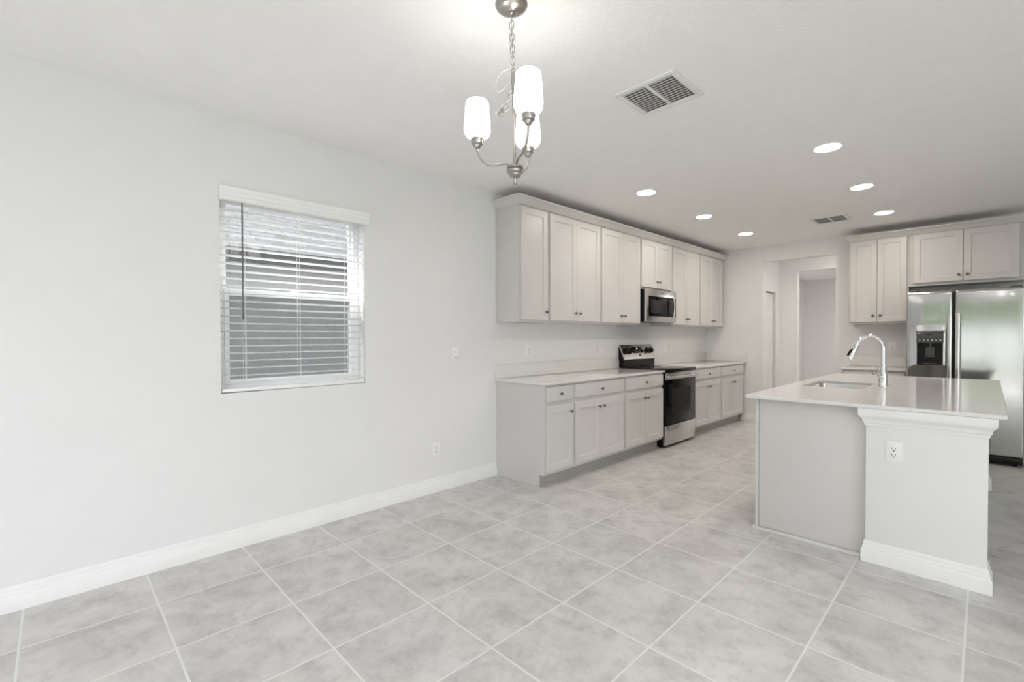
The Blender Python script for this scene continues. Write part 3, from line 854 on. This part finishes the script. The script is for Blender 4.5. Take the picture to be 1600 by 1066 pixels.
# ------------------------------------------------------------------ island
def island():
    x0, x1, y0, y1, zt = 2.331, 2.972, 3.607, 6.110, 0.956
    t = thing('kitchen_island', 'kitchen island base with grey end panel and white trimmed pier', 'island', (2.93, 4.85, 0))
    c_ = MB()
    c_.box(x0 + 0.001, x0 + 0.019, y0 + 0.62, y1 - 0.02, 0.121, zt, 0.001)           # face frame beyond the dishwasher
    c_.box(x1 - 0.018, x1, y0 + 0.02, y1 - 0.02, 0.0005, zt)
    c_.box(x0 + 0.019, x1 - 0.018, y1 - 0.020, y1, 0.0005, zt)
    c_.box(x0 + 0.019, x1 - 0.018, y0 + 0.63, y1 - 0.020, 0.121, 0.139)
    c_.box(x0 + 0.019, x1 - 0.018, y0 + 0.62, y0 + 0.638, 0.139, zt)
    c_.build('carcass', MT['cab'], t)
    m = MB().box(x0 + 0.027, x1 + 0.0195, y0, y0 + 0.018, 0.0005, zt, 0.0008)
    m.box(x0, x0 + 0.0235, y0 - 0.004, y0 + 0.018, 0.0005, zt, 0.001)
    m.box(x0 + 0.0235, x0 + 0.027, y0 + 0.008, y0 + 0.018, 0.0005, zt)
    m.build('end_panel', MT['cab'], t)
    sh = [(0, 0.0005), (0.016, 0.0005), (0.016, 0.008), (0.013, 0.015), (0.006, 0.021), (0, 0.022)]
    MB().sweep([(x0 - 0.001, y0 + 0.06), (x0 - 0.001, y0 - 0.0045), (x1 - 0.006, y0 - 0.0045)][::1], [(o, z) for o, z in sh]).build('shoe_molding', MT['cab'], t)
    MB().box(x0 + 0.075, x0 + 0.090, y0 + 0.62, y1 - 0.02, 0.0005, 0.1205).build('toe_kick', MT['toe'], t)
    fn = IF(x0)
    for a0, a1, side in ((4.27, 4.855, 1), (4.859, 5.44, -1), (5.47, 6.06, -1)):
        d = MB(fn).shaker(a0, a1, 0.152, 0.757, -0.0005).build('door', MT['cab'], t)
        knob(d, fn, a1 - 0.036 if side > 0 else a0 + 0.036, 0.684, 0.0195)
        d = MB(fn).slab(a0, a1, 0.800, 0.937, -0.0005).build('drawer_front', MT['cab'], t)
    # white piers carrying the overhang, with baseboard and top molding wrapped round
    px0, px1 = 2.992, 3.531
    MB().box(x1 + 0.001, x1 + 0.10, y0 + 0.13, y1 - 0.13, 0.0005, zt).build('back_panel', MT['wall'], t)
    top = [(0, 0.848), (0.006, 0.848), (0.008, 0.862), (0.014, 0.868), (0.016, 0.884), (0.022, 0.896), (0.032, 0.905), (0.036, 0.920), (0.036, 0.9555), (0, 0.9555)]
    for ya, yb in ((3.562, 3.715), (5.975, 6.128)):
        p = MB().box(px0, px1, ya, yb, 0.0005, zt, 0.003).build('pier', MT['wall'], t)
        path = [(px0 - 0.0, yb), (px0 - 0.0, ya), (px1, ya), (px1, yb)]
        MB().sweep(path, [(o, z + 0.0005) for o, z in BASE_PROF]).build('baseboard_trim', MT['trim'], p)
        MB().sweep(path, top).build('top_molding', MT['trim'], p)
island()

t = None
def island_top():
    x0, x1, y0, y1 = 2.284, 3.601, 3.521, 6.271
    sx0, sx1, sy0, sy1, r = 2.400, 2.820, 4.480, 5.150, 0.05
    m = MB()
    def rr(a0, a1, b0, b1, rad, n=6):
        pts = []
        for cx, cy, st in ((a1 - rad, b1 - rad, 0), (a0 + rad, b1 - rad, 90), (a0 + rad, b0 + rad, 180), (a1 - rad, b0 + rad, 270)):
            for k in range(n + 1):
                a = math.radians(st + 90 * k / n)
                pts.append((cx + rad * math.cos(a), cy + rad * math.sin(a)))
        return pts
    ch = 0.003
    def ring(pts, z): return [m._v((p[0], p[1], z)) for p in pts]
    outer = [(ring(rr(x0 + i, x1 - i, y0 + i, y1 - i, 0.012), z)) for i, z in ((ch, 0.957), (0, 0.960), (0, ZC - ch), (ch, ZC))]
    inner = [(ring(rr(sx0 - i, sx1 + i, sy0 - i, sy1 + i, r), z)) for i, z in ((0, 0.957), (0, ZC - 0.002), (0.002, ZC))]
    for rs in (outer, inner):
        for a, b in zip(rs, rs[1:]):
            n = len(a)
            for i in range(n): m.face([a[i], a[(i + 1) % n], b[(i + 1) % n], b[i]])
    for o_, i_ in ((outer[0], inner[0]), (outer[-1], inner[-1])):
        es = []
        for loop in (o_, i_):
            for k in range(len(loop)):
                e = m.bm.edges.get((loop[k], loop[(k + 1) % len(loop)]))
                es.append(e)
        bmesh.ops.triangle_fill(m.bm, edges=es, use_beauty=True)
    tag(m.build('island_countertop', MT['quartz'], None, 30), 'large white quartz island worktop with a sink cutout', 'countertop')
    # sink bowl under the cutout
    t = thing('sink', 'stainless undermount sink let into the island worktop', 'sink', (2.61, 4.815, 0.75))
    m = MB()
    prof = [(0.014, 0.9565), (-0.004, 0.9565), (-0.006, 0.950), (-0.008, 0.80), (-0.016, 0.770), (-0.040, 0.755), (-0.12, 0.748)]
    rs = [[(p[0], p[1], z) for p in rr(sx0 - i, sx1 + i, sy0 - i, sy1 + i, max(0.02, r + i))] for i, z in prof]
    m.rings(rs, False, True)
    m.build('basin', MT['sinksteel'], t, 50)
    MB().lathe(2.61, 4.815, [(0.045, 0.7485), (0.045, 0.752), (0.036, 0.752), (0.03, 0.7495), (0.012, 0.7495), (0.008, 0.756)], 24).build('drain', MT['chrome'], t)
island_top()

def faucet():
    x, y = 2.909, 4.862
    t = thing('faucet', 'chrome pull-down kitchen faucet behind the island sink', 'faucet', (x, y, ZC))
    MB().lathe(x, y, [(0.036, ZC + 0.0003), (0.036, ZC + 0.006), (0.034, ZC + 0.010), (0.033, ZC + 0.050), (0.031, ZC + 0.075), (0.0305, ZC + 0.080), (0.031, ZC + 0.085), (0.026, ZC + 0.115), (0.020, ZC + 0.150), (0.0165, ZC + 0.180), (0.0165, ZC + 0.190)], 32).build('body', MT['chrome'], t)
    pts = [(x, y, ZC + 0.185), (x, y, ZC + 0.24), (x, y, ZC + 0.30)]
    R_ = 0.092
    for k in range(1, 22):
        a = PI * k / 21 * 0.88
        pts.append((x - R_ + R_ * math.cos(a), y, ZC + 0.315 + R_ * 1.12 * math.sin(a)))
    MB().tube(pts, 0.0155, 18).build('spout', MT['chrome'], t)
    end = Vector(pts[-1]); dr = (Vector(pts[-1]) - Vector(pts[-2])).normalized()
    seg = [(0.0, 0.0165), (0.008, 0.0195), (0.03, 0.0195), (0.06, 0.024), (0.11, 0.033), (0.138, 0.035), (0.143, 0.030)]
    sp = MB().tube([tuple(end + dr * d) for d, r in seg], 0.02, 20, radii=[r for d, r in seg]).build('spray_head', MT['chrome'], t)
    side = Vector((-0.6, -0.75, 0)).normalized()
    side = (side - dr * side.dot(dr)).normalized()
    b0, b1 = end + dr * 0.050 + side * 0.021, end + dr * 0.120 + side * 0.032
    MB().tube([tuple(b0), tuple((b0 + b1) / 2 + side * 0.001), tuple(b1)], 0.008, 10, radii=[0.008, 0.013, 0.009]).build('spray_button', MT['black'], sp)
    m = MB()
    hd = Vector((-0.55, -0.83, 0)).normalized()
    p = Vector((x, y, ZC + 0.092))
    m.tube([tuple(p + hd * 0.02), tuple(p + hd * 0.046), tuple(p + hd * 0.050)], 0.017, 16, radii=[0.016, 0.016, 0.012])
    m.tube([tuple(p + hd * 0.040), tuple(p + hd * 0.050 + Vector((0, 0, 0.03))), tuple(p + hd * 0.062 + Vector((0, 0, 0.075)))], 0.006, 10, radii=[0.008, 0.006, 0.005])
    m.build('handle', MT['chrome'], t)
faucet()

def dishwasher():
    x0, a0, a1 = 2.331, 3.630, 4.222
    t = thing('dishwasher', 'dishwasher in the island, its dark handle just showing past the end panel', 'dishwasher', (2.6, 3.93, 0))
    MB().box(x0 + 0.02, x0 + 0.58, a0, a1, 0.10, 0.945, 0.003).build('tub', MT['darkgrey'], t)
    MB().box(x0 + 0.06, x0 + 0.56, a0 + 0.01, a1 - 0.01, 0.0005, 0.0995).build('kick_plate', MT['black'], t)
    d = MB().box(x0 - 0.004, x0 + 0.019, a0, a1, 0.115, 0.945, 0.004).build('door', MT['steel'], t)
    MB().box(x0 - 0.022, x0 - 0.0045, a0 + 0.03, a1 - 0.03, 0.855, 0.925, 0.006).build('handle', MT['black'], d)
dishwasher()
wall_plate('outlet', plate_frame('y', 3.562, 3.130, 0.702, -1), 'white outlet on the white end of the island')

# ------------------------------------------------------------------ ceiling fittings
def chandelier():
    cx, cy = 2.056, 1.426
    R3, F3 = Vector((c, s, 0)), Vector((-s, c, 0))
    t = thing('chandelier', 'brushed nickel three-light chandelier on a chain with white glass shades', 'chandelier', (cx, cy, H))
    ck = Vector((cx - 0.004, cy - 0.004, 0))
    MB().lathe(ck.x, ck.y, [(0.070, H - 0.0005), (0.071, H - 0.006), (0.066, H - 0.016), (0.048, H - 0.026), (0.022, H - 0.031), (0.013, H - 0.034), (0.012, H - 0.046), (0.006, H - 0.052)], 40).build('canopy', MT['nickel'], t)
    def link_pts(cn, ax, sd, L, W):
        P = []
        for k in range(16):
            a = 2 * PI * k / 16
            P.append(tuple(cn + ax * (L * math.cos(a)) + sd * (W * math.sin(a))))
        return P
    ch = MB()
    z = H - 0.058
    top_z, bot_z = H - 0.055, 2.545
    n = 10
    for i in range(n):
        cn = Vector((ck.x + 0.006 * i / n, ck.y + 0.006 * i / n, top_z - (i + 0.5) * (top_z - bot_z) / n))
        sd = (R3 if i % 2 else F3)
        ch.tube(link_pts(cn, Vector((0.03, 0, 1)).normalized(), sd, 0.0205, 0.0095), 0.0021, 8, closed=True)
    # spare length of chain looped beside the stem
    for i in range(9):
        a = i / 8
        off = -R3 * (0.008 + 0.052 * math.sin(PI * a * 0.85)) + F3 * (-0.01 + 0.02 * a)
        cn = Vector((cx, cy, 2.50 - 0.125 * math.sin(PI * (0.10 + 0.62 * a)))) + off
        nxt = (-R3 * math.cos(PI * a * 0.85) - Vector((0, 0, 1)) * math.cos(PI * (0.1 + 0.62 * a))).normalized()
        sd = F3 if i % 2 else nxt.cross(F3).normalized()
        ch.tube(link_pts(cn, nxt, sd, 0.017, 0.0085), 0.0019, 8, closed=True)
    ch.build('chain', MT['nickel'], t)
    w_ = MB()
    pts = []
    for k in range(30):
        q = k / 29
        pts.append(tuple(Vector((ck.x, ck.y, H - 0.05 - 0.27 * q)) + R3 * (0.010 * math.sin(q * 13) - 0.016 * math.exp(-((q - 0.62) / 0.1) ** 2)) + F3 * 0.008 * math.cos(q * 15)))
    for k in range(1, 30):
        a = k / 29
        pts.append(tuple(Vector((cx, cy, 2.535 - 0.02 * a)) - R3 * (0.075 * math.sin(PI * a)) + Vector((0, 0, -0.055 * math.sin(2 * PI * a * 0.8)))))
    w_.tube(pts, 0.0016, 6)
    w_.build('cord', mat('clear_silver_cord', (0.7, 0.69, 0.66), 0.3, 0.3), t)
    hub = Vector((cx + 0.007, cy + 0.004, 0))
    st = MB()
    st.tube([(cx, cy, 2.545), (cx + 0.001, cy, 2.50), (hub.x, hub.y, 2.13)], 0.0062, 12)
    st.lathe(cx, cy, [(0.004, 2.56), (0.009, 2.55), (0.009, 2.52), (0.006, 2.505)], 16)
    st.build('stem', MT['nickel'], t)
    hb = MB().lathe(hub.x, hub.y, [(0.008, 2.072), (0.009, 2.076), (0.008, 2.080), (0.007, 2.098), (0.022, 2.103), (0.027, 2.108), (0.027, 2.116), (0.036, 2.121), (0.037, 2.130), (0.030, 2.134), (0.037, 2.139), (0.036, 2.147), (0.012, 2.152)], 36)
    hb.build('hub', MT['nickel'], t)
    for lat, dep in ((0.056, -0.185), (-0.168, 0.045), (0.060, 0.148)):
        d = (R3 * lat + F3 * dep)
        L = d.length; d = d.normalized()
        zb = 2.268
        pr = [(0.014, 2.146), (0.026, 2.157), (0.045, 2.165), (0.072, 2.165), (0.100, 2.164), (0.126, 2.170), (0.148, 2.186), (0.163, 2.208), (0.172, 2.230), (0.174, zb - 0.020)]
        kx = (L - 0.014) / (0.174 - 0.014)
        pts = [tuple(hub + d * (0.014 + (r - 0.014) * kx) + Vector((0, 0, z))) for r, z in pr]
        # smooth the arm
        sm = []
        for i in range(len(pts) - 1):
            p0, p1, p2, p3 = [Vector(pts[max(0, min(len(pts) - 1, i + o))]) for o in (-1, 0, 1, 2)]
            for k in range(4):
                u = k / 4
                sm.append(tuple(0.5 * (2 * p1 + (p2 - p0) * u + (2 * p0 - 5 * p1 + 4 * p2 - p3) * u * u + (3 * p1 - p0 - 3 * p2 + p3) * u ** 3)))
        sm.append(pts[-1])
        arm = MB().tube(sm, 0.0052, 12).build('arm', MT['nickel'], t)
        e = hub + d * L
        MB().lathe(e.x, e.y, [(0.008, zb - 0.024), (0.011, zb - 0.022), (0.016, zb - 0.014), (0.018, zb - 0.008), (0.025, zb - 0.004), (0.027, zb + 0.002), (0.027, zb + 0.012), (0.029, zb + 0.014), (0.029, zb + 0.020), (0.024, zb + 0.0215)], 28).build('socket_cup', MT['nickel'], arm)
        sh = [(0.022, zb + 0.022), (0.038, zb + 0.024), (0.052, zb + 0.034), (0.0585, zb + 0.050), (0.0595, zb + 0.065), (0.0575, zb + 0.100), (0.0545, zb + 0.140), (0.052, zb + 0.172), (0.0495, zb + 0.182), (0.047, zb + 0.185),
              (0.046, zb + 0.182), (0.0485, zb + 0.168), (0.051, zb + 0.138), (0.054, zb + 0.098), (0.056, zb + 0.065), (0.054, zb + 0.052), (0.048, zb + 0.038), (0.036, zb + 0.028), (0.020, zb + 0.026)]
        so = MB().lathe(e.x, e.y, sh, 36).build('shade', MT['shade'], arm, 60)
        bl = bpy.data.lights.new('bulb', 'POINT')
        bl.energy, bl.color, bl.shadow_soft_size = 0.05, (1.0, 0.95, 0.88), 0.025
        bo = bpy.data.objects.new('bulb', bl); COL.objects.link(bo)
        bo.parent = so
        bo.location = Vector((e.x, e.y, zb + 0.135)) - ORIGIN[so]
chandelier()

def downlight(x, y, label, m, group):
    t = thing('recessed_light', label, 'ceiling light', (x, y, H), group)
    MB().lathe(x, y, [(0.104, H - 0.0004), (0.104, H - 0.004), (0.100, H - 0.008), (0.090, H - 0.009), (0.087, H - 0.006)], 40).build('trim_ring', MT['plastic'], t)
    MB().lathe(x, y, [(0.0865, H - 0.0062), (0.0865, H - 0.0075), (0.06, H - 0.0095), (0.002, H - 0.0105)], 40).build('lens', m, t)
g = 'recessed lights over the kitchen'
for x, y, lab in ((1.083, 4.222, 'lit round ceiling light nearest the chandelier, in the row beside the cupboards'),
                  (1.083, 5.565, 'lit round ceiling light in the middle of the row beside the cupboards'),
                  (1.083, 6.922, 'lit round ceiling light at the far end of the row beside the cupboards'),
                  (2.640, 4.222, 'lit round ceiling light nearest the viewer in the row over the island, the largest'),
                  (2.640, 5.565, 'lit round ceiling light in the middle of the row over the island'),
                  (2.640, 6.922, 'lit round ceiling light at the fridge end of the row over the island')):
    downlight(x, y, lab, MT['lens'], g)
for x, y, lab in ((3.9, -1.2, 'added fill light in the ceiling over the dining end, before the glass door'),
                  (3.3, 0.9, 'added fill light in the ceiling over the viewer'), (5.3, -0.6, 'added fill light in the living area ceiling, nearest the added rear window'),
                  (5.3, 1.7, 'added fill light in the ceiling, middle of the living area'), (7.2, 0.6, 'added fill light in the living area ceiling, nearest the right wall')):
    downlight(x, y, lab, MT['added_room_lens'], 'added fill lights of the living and dining area')  # out-of-view lamps added to brighten near floor, walls and ceiling
downlight(2.35, 8.85, 'added unseen ceiling light in the hall behind the opening', MT['added_hall_lens'], 'added lights beyond the opening')  # added behind the header to light the hall
downlight(2.2, 11.6, 'added unseen ceiling light in the far room', MT['added_far_lens'], 'added lights beyond the opening')  # added out of view to light the far room walls

def vent(x0, x1, y0, y1, n, label, louver, name, dark):
    t = thing(name, label, 'vent', ((x0 + x1) / 2, (y0 + y1) / 2, H))
    b = 0.036
    m = MB()
    zb, zt = H - 0.012, H - 0.0005
    for q in ((x0, x1, y0, y0 + b), (x0, x1, y1 - b, y1), (x0, x0 + b, y0 + b, y1 - b), (x1 - b, x1, y0 + b, y1 - b)):
        m.box(q[0], q[1], q[2], q[3], zb, zt, 0.003)
    xm = (x0 + x1) / 2
    m.box(xm - 0.010, xm + 0.010, y0 + b, y1 - b, zb + 0.001, zt, 0.002)
    m.build('frame', MT['vent'], t)
    MB().box(x0 + b - 0.004, x1 - b + 0.004, y0 + b - 0.004, y1 - b + 0.004, H - 0.0018, H - 0.0006).build('duct_backing', dark, t)
    first = None
    ys = y0 + b; ye = y1 - b
    for xa, xb in ((x0 + b, xm - 0.010), (xm + 0.010, x1 - b)):
        for i in range(n):
            y = ys + (i + 0.6) * (ye - ys) / n
            h = (ye - ys) / n
            k = MB()
            if louver:
                k.prism([(y - 0.50 * h, H - 0.0112), (y - 0.47 * h, H - 0.0120), (y + 0.44 * h, H - 0.0050), (y + 0.40 * h, H - 0.0042)], xa + 0.005, xb - 0.005, 'x')
            else:
                k.prism([(y - 0.20 * h, H - 0.003), (y + 0.1 * h, H - 0.003), (y + 0.25 * h, H - 0.0105), (y - 0.05 * h, H - 0.0105)], xa + 0.001, xb - 0.001, 'x')
            k.build('louver', MT['vent'] if louver else MT['filter'], t)
vent(1.930, 2.318, 2.385, 2.762, 12, 'large white louvered ceiling vent beside the chandelier', True, 'ceiling_vent', MT['ventshade'])
vent(1.938, 2.312, 6.640, 7.010, 16, 'small grey-filtered ceiling grille over the far end of the kitchen', False, 'ceiling_vent', MT['filter'])

# ------------------------------------------------------------------ hall door
def hall_door():
    t = bpy.data.objects.new('door_1', None); COL.objects.link(t)
    t.location = (HX - 0.06, 8.705, 0); ORIGIN[t] = Vector(t.location); t['kind'] = 'structure'
    fn = lambda a, b, d: (HX - 0.045 + d, a, b)
    for a0, a1 in ((8.205, 8.700), (8.704, 9.200)):
        m = MB(fn).box(a0, a1, 0.012, 2.168, -0.034, 0, 0.002)
        am = (a0 + a1) / 2
        for p0, p1 in ((a0 + 0.07, am - 0.025), (am + 0.025, a1 - 0.07)):
            for z0, z1 in ((0.22, 0.88), (1.02, 1.74), (1.86, 2.08)):
                def ring(i, d): return [(p0 + i, z0 + i, d), (p1 - i, z0 + i, d), (p1 - i, z1 - i, d), (p0 + i, z1 - i, d)]
                m.rings([ring(0, 0.0002), ring(0.004, 0.006), ring(0.014, 0.006), ring(0.020, 0.001), ring(0.032, 0.001), ring(0.044, 0.007)], False, True)
        lf = m.build('leaf', MT['doorpaint'], t)
        if a0 > 8.5:
            k = MB(fn)
            k.rings([[(9.02 - 0.08 + r * math.cos(2 * PI * q / 16), 1.0 - 0.05 + r * math.sin(2 * PI * q / 16), h) for q in range(16)] for r, h in ((0.008, 0.0002), (0.008, 0.015), (0.018, 0.022), (0.018, 0.030), (0.008, 0.036))])
            k.build('knob', MT['doorpaint'], lf)
    m = MB().box(HX - 0.129, HX - 0.085, 8.191, 9.219, 0.001, 2.185)  # dark sheet behind the leaves, paints the shade seen in their gaps
    m.build('gap_shade_sheet', MT['gap'], t)
hall_door()

# ------------------------------------------------------------------ glazing behind and beside the camera
def glazed(name, axis, at, a0, a1, z0, z1, n):
    """vinyl frame with n panes in the plane x = at or y = at."""
    t = bpy.data.objects.new(name, None); COL.objects.link(t)
    P = (lambda a, b, d: (a, at + d, b)) if axis == 'y' else (lambda a, b, d: (at + d, a, b))
    t.location = P((a0 + a1) / 2, z0, 0); ORIGIN[t] = Vector(t.location); t['kind'] = 'structure'
    m = MB(P)
    e = 0.0
    m.box(a0, a1, z0, z0 + 0.03, -0.04, 0.04).box(a0, a1, z1 - 0.05, z1, -0.04, 0.04).box(a0, a0 + 0.05, z0 + 0.03, z1 - 0.05, -0.04, 0.04).box(a1 - 0.05, a1, z0 + 0.03, z1 - 0.05, -0.04, 0.04)
    w_ = (a1 - a0) / n
    for k in range(1, n): m.box(a0 + k * w_ - 0.035, a0 + k * w_ + 0.035, z0 + 0.03, z1 - 0.05, -0.03, 0.03)
    m.build('frame', MT['vinyl'], t)
    for k in range(n): MB(P).box(a0 + k * w_ + 0.036, a0 + (k + 1) * w_ - 0.036, z0 + 0.03, z1 - 0.05, -0.003, 0.003).build('pane', MT['pane'], t)
glazed('door_2', 'y', YR - 0.1, SX0, SX1, 0.0, SZ, 2)
glazed('added_rear_window', 'y', YR - 0.1, 5.3, 6.9, 0.4, 2.4, 2)  # unseen opening, added for more daylight from the rear
glazed('added_right_window', 'x', XR + 0.1, -2.2, 1.4, 0.15, 2.45, 3)  # unseen opening, added to light the room from the right

# ------------------------------------------------------------------ outdoors
o = struct('ground_patio', MB().box(-1.0, XR + 2.2, -9.5, YR - 0.2, -0.20, -0.04), MT['concrete'])
o = struct('ground_side', MB().box(-14, -0.2, -26, 22, -0.40, -0.25), MT['concrete'])
o = MB().box(-0.2, 24, -26, -9.5, -0.30, -0.06).build('lawn', MT['grass']); tag(o, 'green lawn behind the house', 'lawn', None, 'structure')
o = MB().box(XR + 2.2, 24, -7.0, 20, -0.30, -0.06).build('lawn', MT['grass']); tag(o, 'green lawn beside the house', 'lawn', None, 'structure')

def neighbour():
    xw, xe = -3.1, -2.70
    t = thing('neighbour_house', 'grey stucco house with shingle roof outside the window', 'house', (-5, 2, -0.25))
    m = MB().box(-9.0, xw, -6, 16, -0.249, 2.46)
    m.build('stucco_siding', MT['stucco'], t)
    m = MB().box(xe - 0.03, xe, -6.4, 16.4, 2.31, 2.47)
    m.build('fascia', MT['fascia'], t)['label'] = 'dark roof edge board'
    MB().box(xw, xe - 0.03, -6.4, 16.4, 2.44, 2.46).build('soffit', MT['vinyl'], t)
    me = bpy.data.meshes.new('roof')
    r = math.tan(math.radians(26))
    xrg = -6.2
    v = [(xe + 0.03, -6.4, 2.475), (xe + 0.03, 16.4, 2.475), (xrg, 16.4, 2.475 + r * (xe + 0.03 - xrg)), (xrg, -6.4, 2.475 + r * (xe + 0.03 - xrg))]
    v += [(-9.6, 16.4, 2.475), (-9.6, -6.4, 2.475)]
    cen = Vector((-6, 5, 3.3))
    v = [Vector(p) - cen for p in v]
    v2 = [p - Vector((0, 0, 0.03)) for p in v]
    me.from_pydata([tuple(p) for p in v + v2], [], [(0, 1, 2, 3), (3, 2, 4, 5), (9, 8, 7, 6), (11, 10, 8, 9), (0, 6, 7, 1), (1, 7, 8, 2), (2, 8, 10, 4), (4, 10, 11, 5), (5, 11, 9, 3), (3, 9, 6, 0)])
    uv = me.uv_layers.new(name='UVMap')
    for poly in me.polygons:
        for li in poly.loop_indices:
            p = me.vertices[me.loops[li].vertex_index].co
            uv.data[li].uv = (p.y, p.x / math.cos(math.radians(26)))
    me.materials.append(MT['shingle'])
    o = bpy.data.objects.new('roof', me); COL.objects.link(o); o.parent = t; o.location = cen - ORIGIN[t]
neighbour()

def fence(y):
    t = thing('privacy_fence', 'white vinyl privacy fence at the end of the lawn', 'fence', (6, y, -0.06))
    x = -2.0
    while x < 20:
        m = MB().box(x + 0.06, x + 2.34, y - 0.02, y + 0.02, 0.0, 1.72)
        m.box(x + 0.06, x + 2.34, y - 0.03, y + 0.03, 1.70, 1.78, 0.004).box(x + 0.06, x + 2.34, y - 0.03, y + 0.03, 0.0, 0.10, 0.004)
        m.build('panel', MT['fence'], t)
        MB().box(x - 0.06, x + 0.06, y - 0.06, y + 0.06, -0.0595, 1.84, 0.008).build('post', MT['fence'], t)
        x += 2.4
fence(-12.0)

def hedge():
    t = thing('hedge', 'added tall green hedge above the white fence, hiding the bright sky', 'hedge', (3, -14, -0.06))  # added to keep bright sky out of the fridge's reflection
    m = MB().box(-6.0, 12.0, -14.7, -13.3, -0.0595, 3.3)
    bmesh.ops.subdivide_edges(m.bm, edges=m.bm.edges[:], cuts=14, use_grid_fill=True)
    for v in m.bm.verts:
        if v.co.z > 0.1:
            v.co += Vector((math.sin(v.co.z * 9 + v.co.x * 5), math.sin(v.co.x * 11 + v.co.z * 7), math.sin(v.co.x * 6 + v.co.y * 8))) * 0.13
    m.build('foliage', MT['leaf'], t)
hedge()

def tree(x, y, h, r, label):
    t = thing('tree', label, 'tree', (x, y, -0.06), 'trees behind the fence')
    MB().tube([(x, y, -0.059), (x + 0.05, y, h * 0.35), (x, y + 0.05, h * 0.6)], 0.14, 10, radii=[0.18, 0.13, 0.08]).build('trunk', MT['bark'], t)
    m = MB()
    for k in range(48):
        a, e = random.uniform(0, 2 * PI), random.uniform(-0.95, 1.0)
        q = random.uniform(0.2, 0.75) * r
        cn = Vector((x + q * math.cos(a), y + q * math.sin(a), h * 0.66 + e * r * 0.7))
        rr = r * random.uniform(0.3, 0.5)
        res = bmesh.ops.create_icosphere(m.bm, subdivisions=3, radius=rr, matrix=Matrix.Translation(cn))
        for v in res['verts']:
            dv = (v.co - cn)
            v.co = cn + dv * (1 + 0.22 * math.sin(dv.x * 21 + k) * math.sin(dv.y * 19) * math.sin(dv.z * 23 + 1))
    m.build('crown', MT['leaf'], t)
for x, y, h, r, lab in ((4.3, -18.6, 6.4, 2.9, 'broad green tree behind the fence, opposite the fridge'), (11.4, -19, 6.2, 2.8, 'green tree behind the fence near its far end'),
                        (-3.2, -19.0, 5.0, 2.2, 'small green tree set back behind the fence')):
    tree(x, y, h, r, lab)
